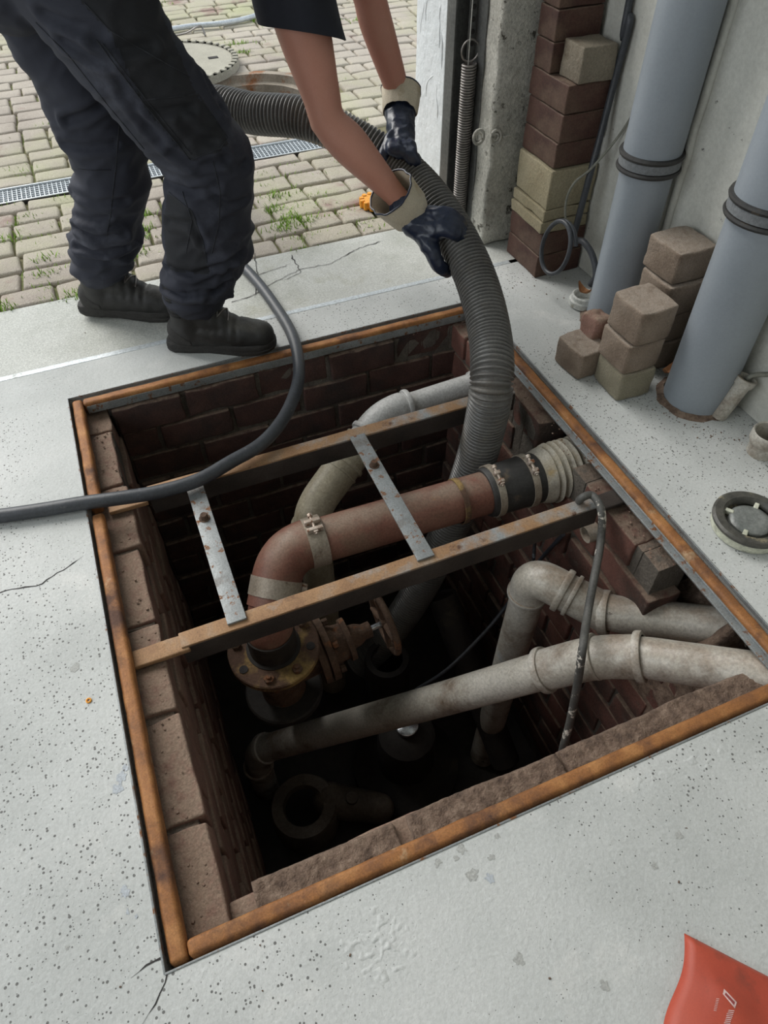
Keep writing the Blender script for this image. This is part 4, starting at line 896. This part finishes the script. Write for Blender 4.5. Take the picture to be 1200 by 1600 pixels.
m.limb([HD+hf*.088+hu*.015, HD+hf*.112-hu*.02], [.011, .015]); m.ball(HD+hf*.075-hu*.085, .03, 12)
for s in (-1, 1): m.ball(HD+hs*s*.079-hf*.005-hu*.005, .028, 12, (.6, .35, 1.1), HR_)
for lg in (RL, LL): m.limb([PEL.lerp(lg[0], .9)]+lg[1:]+[lg[-1]+V((0, 0, -.05))], [.10, .08, .058, .052, .034, .032], 20)
for lg, d in ((RL, V((.9, -.435, 0))), (LL, V((.9, -.435, 0)))): a = V((lg[-1].x, lg[-1].y, .055)); m.limb([a, a+d*.09+V((0, 0, -.015))], [.028, .022])
body, _ = voxel(m, .007, 5); body.build('body', M['skin'], person, ang=180)
for s in (-1, 1):
    m = MB(); m.ball(HD+hf*.086+hs*s*.03+hu*.012, .011, 12); e = m.build('eye', M['white'], person); m = MB(); m.ball(HD+hf*.093+hs*s*.03+hu*.012, .0055, 10); m.build('iris', M['pit'], e)
m = MB(); m.limb([HD+hf*.082+hs*.022-hu*.062, HD+hf*.088-hu*.06, HD+hf*.082-hs*.022-hu*.062], [.004, .006, .004], 8); m.build('mouth', M['redpipe'], person)
m = MB(); m.ball(HD-hf*.012+hu*.02, .106, 28, (.98, .82, 1.12), HR_); v2 = []
hm, _ = voxel(m, .006, 1)
hm.v = [p if (p-HD).dot(hf) < .045-.9*(max(0, -(p-HD).dot(hu)-.0)) else HD+(p-HD)*.80 for p in hm.v]
hm.v = [p+noise.noise_vector(p*60)*.003 for p in hm.v]; hm.build('hair', M['hair'], person, ang=180)
# trousers
m = MB()
m.limb([PEL+V((.03, 0, .03)), PEL-V((.0, 0, .06))], [.155, .15], 30)
m.limb([PEL.lerp(RL[0], .7), RL[0], RL[1], RL[2]+V((.004, 0, .03)), RL[2]+V((.0, 0, -.03)), V((.232, 1.755, .37)), V((.215, 1.765, .29)), V((.168, 1.774, .21)), V((.143, 1.778, .160))], [.13, .125, .108, .100, .096, .102, .104, .088, .070], 30)
m.limb([PEL.lerp(LL[0], .7), LL[0], LL[1], LL[2]+V((0, 0, .03)), LL[2]-V((0, 0, .04)), V((.018, 2.015, .36)), V((.0, 2.02, .28)), V((-.040, 2.03, .215)), V((-.066, 2.04, .165))], [.13, .122, .104, .098, .090, .088, .088, .078, .066], 30)
m.ball(V((.10, 1.97, .475)), .045, 14, (1.2, .8, 1.3))
tr, nm = voxel(m, .0065, 6)
def wr(p):
    d = 0
    near = min(range(5), key=lambda i: min((p-RL[i]).length, (p-LL[i]).length))
    k = {0: .5, 1: .55, 2: .8, 3: .9, 4: 1.2}[near]
    q = V((p.x*5, p.y*5, p.z*11+p.x*6)); a = 1-abs(noise.noise(q))*2.2; b = 1-abs(noise.noise(V((p.x*13+4, p.y*13, p.z*24-p.x*12))))*2.2
    z = max(0, 1-abs(p.z-.22)/.08); c = sin(p.z*135+noise.noise(V((p.x*9, p.y*9, p.z*4)))*5)
    return k*(.013*max(-.3, a)+.006*max(-.3, b)) + z*.0065*c - .004
tr.v = [p+n*wr(p) for p, n in zip(tr.v, nm)]
def onto(tree, pts, off=.0006, step=4):
    out = []
    for (a, b) in zip(pts, pts[1:]):
        n = max(1, int(math.hypot(b[0]-a[0], b[1]-a[1])/step))
        for k in range(n):
            t_ = k/n; d = ray(a[0]+(b[0]-a[0])*t_, a[1]+(b[1]-a[1])*t_).normalized(); h = tree.ray_cast(EYE, d)
            if h[0] is not None and (not out or (h[0]-out[-1]).length < .06): out.append(h[0]-d*off)
    return out
tree = BVHTree.FromPolygons(tr.v, tr.f)
def px(p):
    d = p-EYE; z = d.dot(_f); return 600+FPX*d.dot(RX)/z, 800-FPX*d.dot(UX)/z
def recalc(mb_):
    me = bpy.data.meshes.new('t'); me.from_pydata(mb_.v, [], mb_.f); nn_ = [v.normal.copy() for v in me.vertices]; bpy.data.meshes.remove(me); return nn_
disp = [0.0]*len(tr.v)
for pts, A, w_ in [([(104,188),(135,178),(165,158)], .011, .010), ([(108,300),(150,318),(196,312)], .006, .010), ([(112,352),(150,372),(196,366)], .009, .009), ([(118,385),(160,396),(198,384)], .010, .008), ([(106,335),(140,345),(170,338)], .006, .009),
                    ([(100,225),(140,232),(180,222)], .006, .010), ([(258,285),(300,300),(340,290)], .007, .010), ([(262,345),(300,352),(318,380)], .008, .010), ([(262,418),(300,430),(345,415),(378,395)], .010, .009), ([(258,448),(290,462),(330,455),(358,440)], .011, .008),
                    ([(345,240),(365,262),(384,255)], .006, .010), ([(330,300),(355,320),(384,310)], .006, .010), ([(150,62),(190,78),(238,70)], .008, .011), ([(100,62),(140,90),(170,98)], .008, .011), ([(215,160),(250,176),(300,170)], .006, .010),
                    ([(285,190),(310,215),(335,222)], .006, .010), ([(70,20),(110,40),(160,48)], .008, .012), ([(320,120),(335,150),(352,175)], .005, .010), ([(180,120),(215,180),(255,225)], .006, .011), ([(268,235),(310,262),(352,248)], .007, .010), ([(325,470),(348,440),(362,410)], .006, .009)]:
    Q = onto(tree, pts, 0, 2)
    if len(Q) < 2: continue
    lo = [min(q[i] for q in Q)-.05 for i in range(3)]; hi = [max(q[i] for q in Q)+.05 for i in range(3)]
    for i, p in enumerate(tr.v):
        if all(lo[k] < p[k] < hi[k] for k in range(3)):
            dmin = min((p-q).length for q in Q); g_ = dmin/w_
            if g_ < 4: disp[i] += A*(-1.0*math.exp(-g_*g_*1.4) + .75*math.exp(-((g_-1.8)**2)*1.3))
nn_ = recalc(tr); tr.v = [p+n*d_ for p, n, d_ in zip(tr.v, nn_, disp)]
tree = BVHTree.FromPolygons(tr.v, tr.f)
from mathutils.geometry import intersect_point_tri_2d
def inpoly(x, y, P):
    c = False; j = len(P)-1
    for i in range(len(P)):
        if (P[i][1] > y) != (P[j][1] > y) and x < (P[j][0]-P[i][0])*(y-P[i][1])/(P[j][1]-P[i][1])+P[i][0]: c = not c
        j = i
    return c
def px(p):
    d = p-EYE; z = d.dot(_f); return 600+FPX*d.dot(RX)/z, 800-FPX*d.dot(UX)/z
panels = [[(120,-90),(240,-60),(252,20),(285,95),(306,146),(222,157),(172,50),(125,0)], [(222,157),(306,146),(350,205),(357,222),(345,234),(298,252),(225,165)], [(262,300),(300,330),(318,380),(325,430),(262,420),(255,350)]]
for i, f in enumerate(tr.f):
    c = sum((tr.v[k] for k in f), V())/len(f)
    if c.y < 1.86:
        a, b, d_ = (tr.v[k] for k in f[:3]); n = (b-a).cross(d_-a)
        if n.dot(c-EYE) < 0 and any(inpoly(*px(c), P) for P in panels): tr.m[i] = 1
trs = tr.build('trousers', [M['trouser'], M['trouserblk']], person, ang=180)
def onto(tree, pts, off=.0006, step=4):
    out = []
    for (a, b) in zip(pts, pts[1:]):
        n = max(1, int(math.hypot(b[0]-a[0], b[1]-a[1])/step))
        for k in range(n):
            t_ = k/n; d = ray(a[0]+(b[0]-a[0])*t_, a[1]+(b[1]-a[1])*t_).normalized(); h = tree.ray_cast(EYE, d)
            if h[0] is not None and (not out or (h[0]-out[-1]).length < .06): out.append(h[0]-d*off)
    return out
for ln in ([(132,5),(172,48),(235,85),(300,122)], [(150,62),(225,162),(298,250),(345,232),(356,215),(310,147),(222,157)], [(56,35),(110,90),(165,160),(228,236)], [(333,252),(344,300),(342,350),(330,400)], [(264,300),(300,330),(318,380),(327,430)],
           [(186,195),(181,260),(172,340),(166,372)], [(104,262),(140,266),(178,266)], [(160,68),(232,160),(300,243)], [(285,300),(300,345),(290,400)]):
    P = onto(tree, ln)
    if len(P) > 3: m = MB(); m.tube(P, .0013, 6); m.build('seam', M['seam'], trs)
# shirt
m = MB()
m.limb([PEL+V((.10, .0, .03)), PEL.lerp(CH_, .6)+V((0, 0, .0)), CH_+V((.04, 0, 0)), NK-V((.06, 0, .01))], [.150, .148, .155, .10], 30)
m.limb([CH_+V((.1, -.02, .0)), SR, SR.lerp(ER, .12)], [.11, .083, .082], 26); m.limb([CH_+V((.1, .02, .0)), SL, SL.lerp(EL_, .45)], [.11, .08, .075], 26)
sh, nm = voxel(m, .007, 4)
ax_ = (ER-SR).normalized(); cut = aD(476, 52, 1.66); axc = (ax_ + RX*.30).normalized()
def shp(p, n):
    q = p+n*(.006*noise.noise(p*14)+.003*noise.noise(p*40)-.001)
    if (q-SR).length < .5 and q.z < .93 and q.y < 2.0:
        e = (q-cut).dot(ax_) - .022
        if e > 0: q = q-ax_*e + (0*ax_)
    return q
HEM = max([k/100 for k in range(100) if px(SR.lerp(ER, k/100))[1] < 38] or [.3])
print('HEM', HEM, px(SR.lerp(ER, HEM)))
sh.v = [p+n*(.005*noise.noise(p*14)+.0025*noise.noise(p*40)) for p, n in zip(sh.v, nm)]
sp_, sr_ = spline([SR+V((-.02, .02, .02)), SR.lerp(ER, .15), SR.lerp(ER, .32), SR.lerp(ER, HEM)], [.086, .090, .090, .092], 7)
vs = []; axs_ = [(sp_[min(i+1, len(sp_)-1)]-sp_[max(i-1, 0)]).normalized() for i in range(len(sp_))]
prof_ = [(i, 0) for i in range(len(sp_))] + [(len(sp_)-1, -.004), (len(sp_)-2, -.006)]; o_ = None; NS = 48
for (i, dr) in prof_:
    t_ = axs_[i]; o_ = (o_ - t_*o_.dot(t_)).normalized() if o_ else t_.orthogonal().normalized(); y_ = t_.cross(o_)
    for k in range(NS):
        a = 2*pi*k/NS; dv = o_*cos(a)+y_*sin(a); rr = (sr_[i]+dr)*(1+.045*sin(a*3+i*.25)*(i/len(sp_)))
        vs.append(sp_[i]+dv*rr + t_*(.005*sin(a*2)) + t_*(.043*dv.dot(RX)+.010)*min(1, i/len(sp_)*1.15))
sh.add(vs, [(i*NS+k, i*NS+(k+1) % NS, (i+1)*NS+(k+1) % NS, (i+1)*NS+k) for i in range(len(prof_)-1) for k in range(NS)])
sh.build('tshirt', M['shirt'], person, ang=60)
# boots
def boot(hx, hy, dirx, side, lift=0):
    d = V((dirx[0], dirx[1], 0)).normalized(); s = V((-d.y, d.x, 0)); B = Matrix((d, s, V((0, 0, 1)))).transposed(); o = V((hx, hy, 0))
    tl = Matrix.Rotation(lift, 3, s)
    W = lambda p: o + tl @ (B @ (V(p)-V((.27, 0, 0)))) + B @ V((.27, 0, 0))
    m = MB()
    m.limb([(.078, 0, .06), (.075, 0, .13), (.078, 0, .205)], [.052, .050, .054], 26)
    m.ball((.055, 0, .055), .048, 20, (1, .95, 1.1)); m.limb([(.07, 0, .06), (.14, 0, .058), (.215, 0, .048), (.268, 0, .044)], [.050, .048, .046, .041], 26, flat=1.0)
    m.limb([(.09, 0, .14), (.135, 0, .098), (.19, 0, .062)], [.046, .043, .038], 22)
    up_, nmm = voxel(m, .0045, 5); q = []
    for p, n in zip(up_.v, nmm):
        p = p + n*(.0018*noise.noise(p*45)); 
        if p.z < .022: p.z = .022
        if .13 < p.x < .22 and p.z > .05: p = p+V((0, 0, .0022*sin(p.x*260)))
        q.append(W(p))
    up_.v = q
    bo = up_.build('boot', M['boot'], person, ang=180)
    prof = [(0, .012), (.004, .030), (.02, .040), (.06, .041), (.12, .037), (.17, .043), (.22, .050), (.265, .046), (.292, .034), (.306, .016), (.309, .0)]
    out = [(x, y) for x, y in prof] + [(x, -y*.93) for x, y in reversed(prof[:-1])]
    m = MB(); n = len(out); lv = [(0.97, 0), (1.0, .003), (1.02, .012), (1.0, .014), (1.02, .017), (1.01, .030), (.96, .033)]; vs = []; fs = []
    for sc, z in lv:
        for x, y in out: vs.append(W((.155+(x-.155)*sc, y*sc, z+(.006*max(0, (x-.22)/.09)**2))))
    for i in range(len(lv)-1):
        for k in range(n): l = (k+1) % n; fs.append((i*n+k, i*n+l, (i+1)*n+l, (i+1)*n+k)[::-1])
    fs += [tuple(range(n)), tuple((len(lv)-1)*n+k for k in range(n))[::-1]]; m.add(vs, fs); m.build('sole', M['sole'], bo)
    # heel counter, mesh collar, toe cap: shells over the upper
    hb = BVHTree.FromPolygons([V(p) for p in up_.v], up_.f)
    m = MB(); vs = []; fs = []; NA, NZ = 26, 8
    for i in range(NZ+1):
        for k in range(NA+1):
            a = pi*.46+pi*1.08*k/NA; z = .030+(.060*(1-.75*abs(k/NA-.5)**1.2*2))*i/NZ
            c = W((.075, 0, z)); dd = B @ V((cos(a), sin(a), 0)); h = hb.ray_cast(c+dd*.2, -dd); vs.append((h[0] if h[0] else c+dd*.05)+dd*(.0025 if 0 < i < NZ else .0005))
    for i in range(NZ):
        for k in range(NA): q = i*(NA+1)+k; fs.append((q, q+1, q+NA+2, q+NA+1))
    m.add(vs, fs); m.build('heel_counter', M['sole'], bo)
    m = MB(); 
    for i in range(7):
        z = .125+.009*i; ring_ = []
        for k in range(20):
            a = pi*.55+pi*.9*k/19; c = W((.078, 0, z)); dd = B @ V((cos(a), sin(a), 0)); h = hb.ray_cast(c+dd*.2, -dd); ring_.append((h[0] if h[0] else c+dd*.05))
        m.tube(ring_, .0028, 6)
    m.build('padded_collar', M['bootmesh'], bo)
    m = MB()
    lp = [(.118, .03, .125), (.128, -.03, .118), (.14, .030, .108), (.152, -.030, .098), (.166, .030, .088), (.178, -.03, .078)]; L = []
    for a, b in zip(lp, lp[1:]):
        for k in range(8):
            t_ = k/8; q = [a[i]*(1-t_)+b[i]*t_ for i in range(3)]; st = W((q[0]+.06, q[1]*1.6, q[2]+.12)); dd = (W((q[0]-.02, q[1]*.4, q[2]-.05))-st).normalized(); h = hb.ray_cast(st, dd)
            if h[0]: L.append(h[0]-dd*.002)
    if len(L) > 4: m.tube(L, .0022, 6)
    m.build('laces', M['spring'], bo)
    m = MB(); m.box(W((.136, 0, .185)), (.012, .050, .055), B @ Matrix.Rotation(.25, 3, 'Y'), .005); m.build('tongue', M['bootmesh'], bo)
    return bo
boot(.058, 1.812, (.89, -.43), 1); boot(-.155, 2.082, (.89, -.43), 1, .05)
# gloves
def glove(wrist, cuff_end, palm, palmr, fingers, thumb, r0, r1):
    ax = (cuff_end-wrist).normalized(); m = MB()
    m.limb([cuff_end-ax*.012, palm[0], palm[1]], [r1*.86, palmr[0], palmr[1]], 24, flat=.8)
    for f in fingers: m.limb(f[0], f[1], 14, k=6)
    m.limb(thumb[0], thumb[1], 14, k=6)
    g_, nn = voxel(m, .0035, 2); g_.v = [p+n*(.0028*(1-abs(noise.noise(p*26))*2.5)+.001*noise.noise(p*70)) for p, n in zip(g_.v, nn)]
    go = g_.build('glove', M['glove'], person, ang=180)
    m = MB(); L = (cuff_end-wrist).length
    m.lathe([(r1*.93, L+.008), (r1, L), (r1+(r0-r1)*.6, L*.45), (r0, .0), (r0-.002, -.001), (r0-.003, .0), (r1+(r0-r1)*.6-.003, L*.45), (r1-.004, L)], wrist, ax, 44, wob=.10); cf = m.build('cuff', M['cuff'], go, ang=60)
    m = MB(); o = ax.orthogonal().normalized(); y = ax.cross(o); wob = lambda a: 1+.10*noise.noise(V((cos(a)*3, sin(a)*3, 0)))
    m.tube([wrist+(o*cos(a)+y*sin(a))*(r0-.001)*wob(a) for a in [2*pi*k/48 for k in range(48)]], .0026, 8, close=True); m.build('cuff_piping', M['glove'], cf)
    return go
F = []
for i in range(4):
    F.append(([aD(668+3*i, 335+9*i, 1.85), aD(688+2*i, 334+9*i, 1.825), aD(708, 338+9*i, 1.83), aD(722-1*i, 350+7*i, 1.862), aD(724-4*i, 362+7*i, 1.90)], [.021, .0185, .017, .0155, .013]))
T = ([aD(663, 368, 1.86), aD(674, 390, 1.855), aD(680, 406, 1.865), aD(688, 418, 1.88), aD(699, 424, 1.905)], [.028, .023, .0195, .0175, .015])
glove(aD(610, 300, 1.800), aD(640, 331, 1.868), [aD(655, 348, 1.865), aD(677, 356, 1.85)], [.050, .040], F, T, .064, .056)
F = []
for i in range(4):
    F.append(([aD(612+9*i, 222, 1.945), aD(616+9*i, 236, 1.915), aD(628+7*i, 246+1*i, 1.915), aD(640+4*i, 254+2*i, 1.945), aD(648+2*i, 258+2*i, 1.985)] if i > 1 else
              [aD(612+9*i, 222, 1.945), aD(612+9*i, 232, 1.91), aD(620+9*i, 238, 1.91), aD(640+6*i, 244, 1.94), aD(650+2*i, 250, 1.98)], [.017, .0155, .014, .013, .011]))
T = ([aD(612, 215, 1.95), aD(602, 230, 1.935), aD(598, 243, 1.93), aD(603, 256, 1.95)], [.020, .0175, .015, .013])
glove(aD(627, 142, 1.985), aD(625, 172, 1.975), [aD(625, 190, 1.97), aD(628, 222, 1.95)], [.040, .036], F, T, .056, .049)
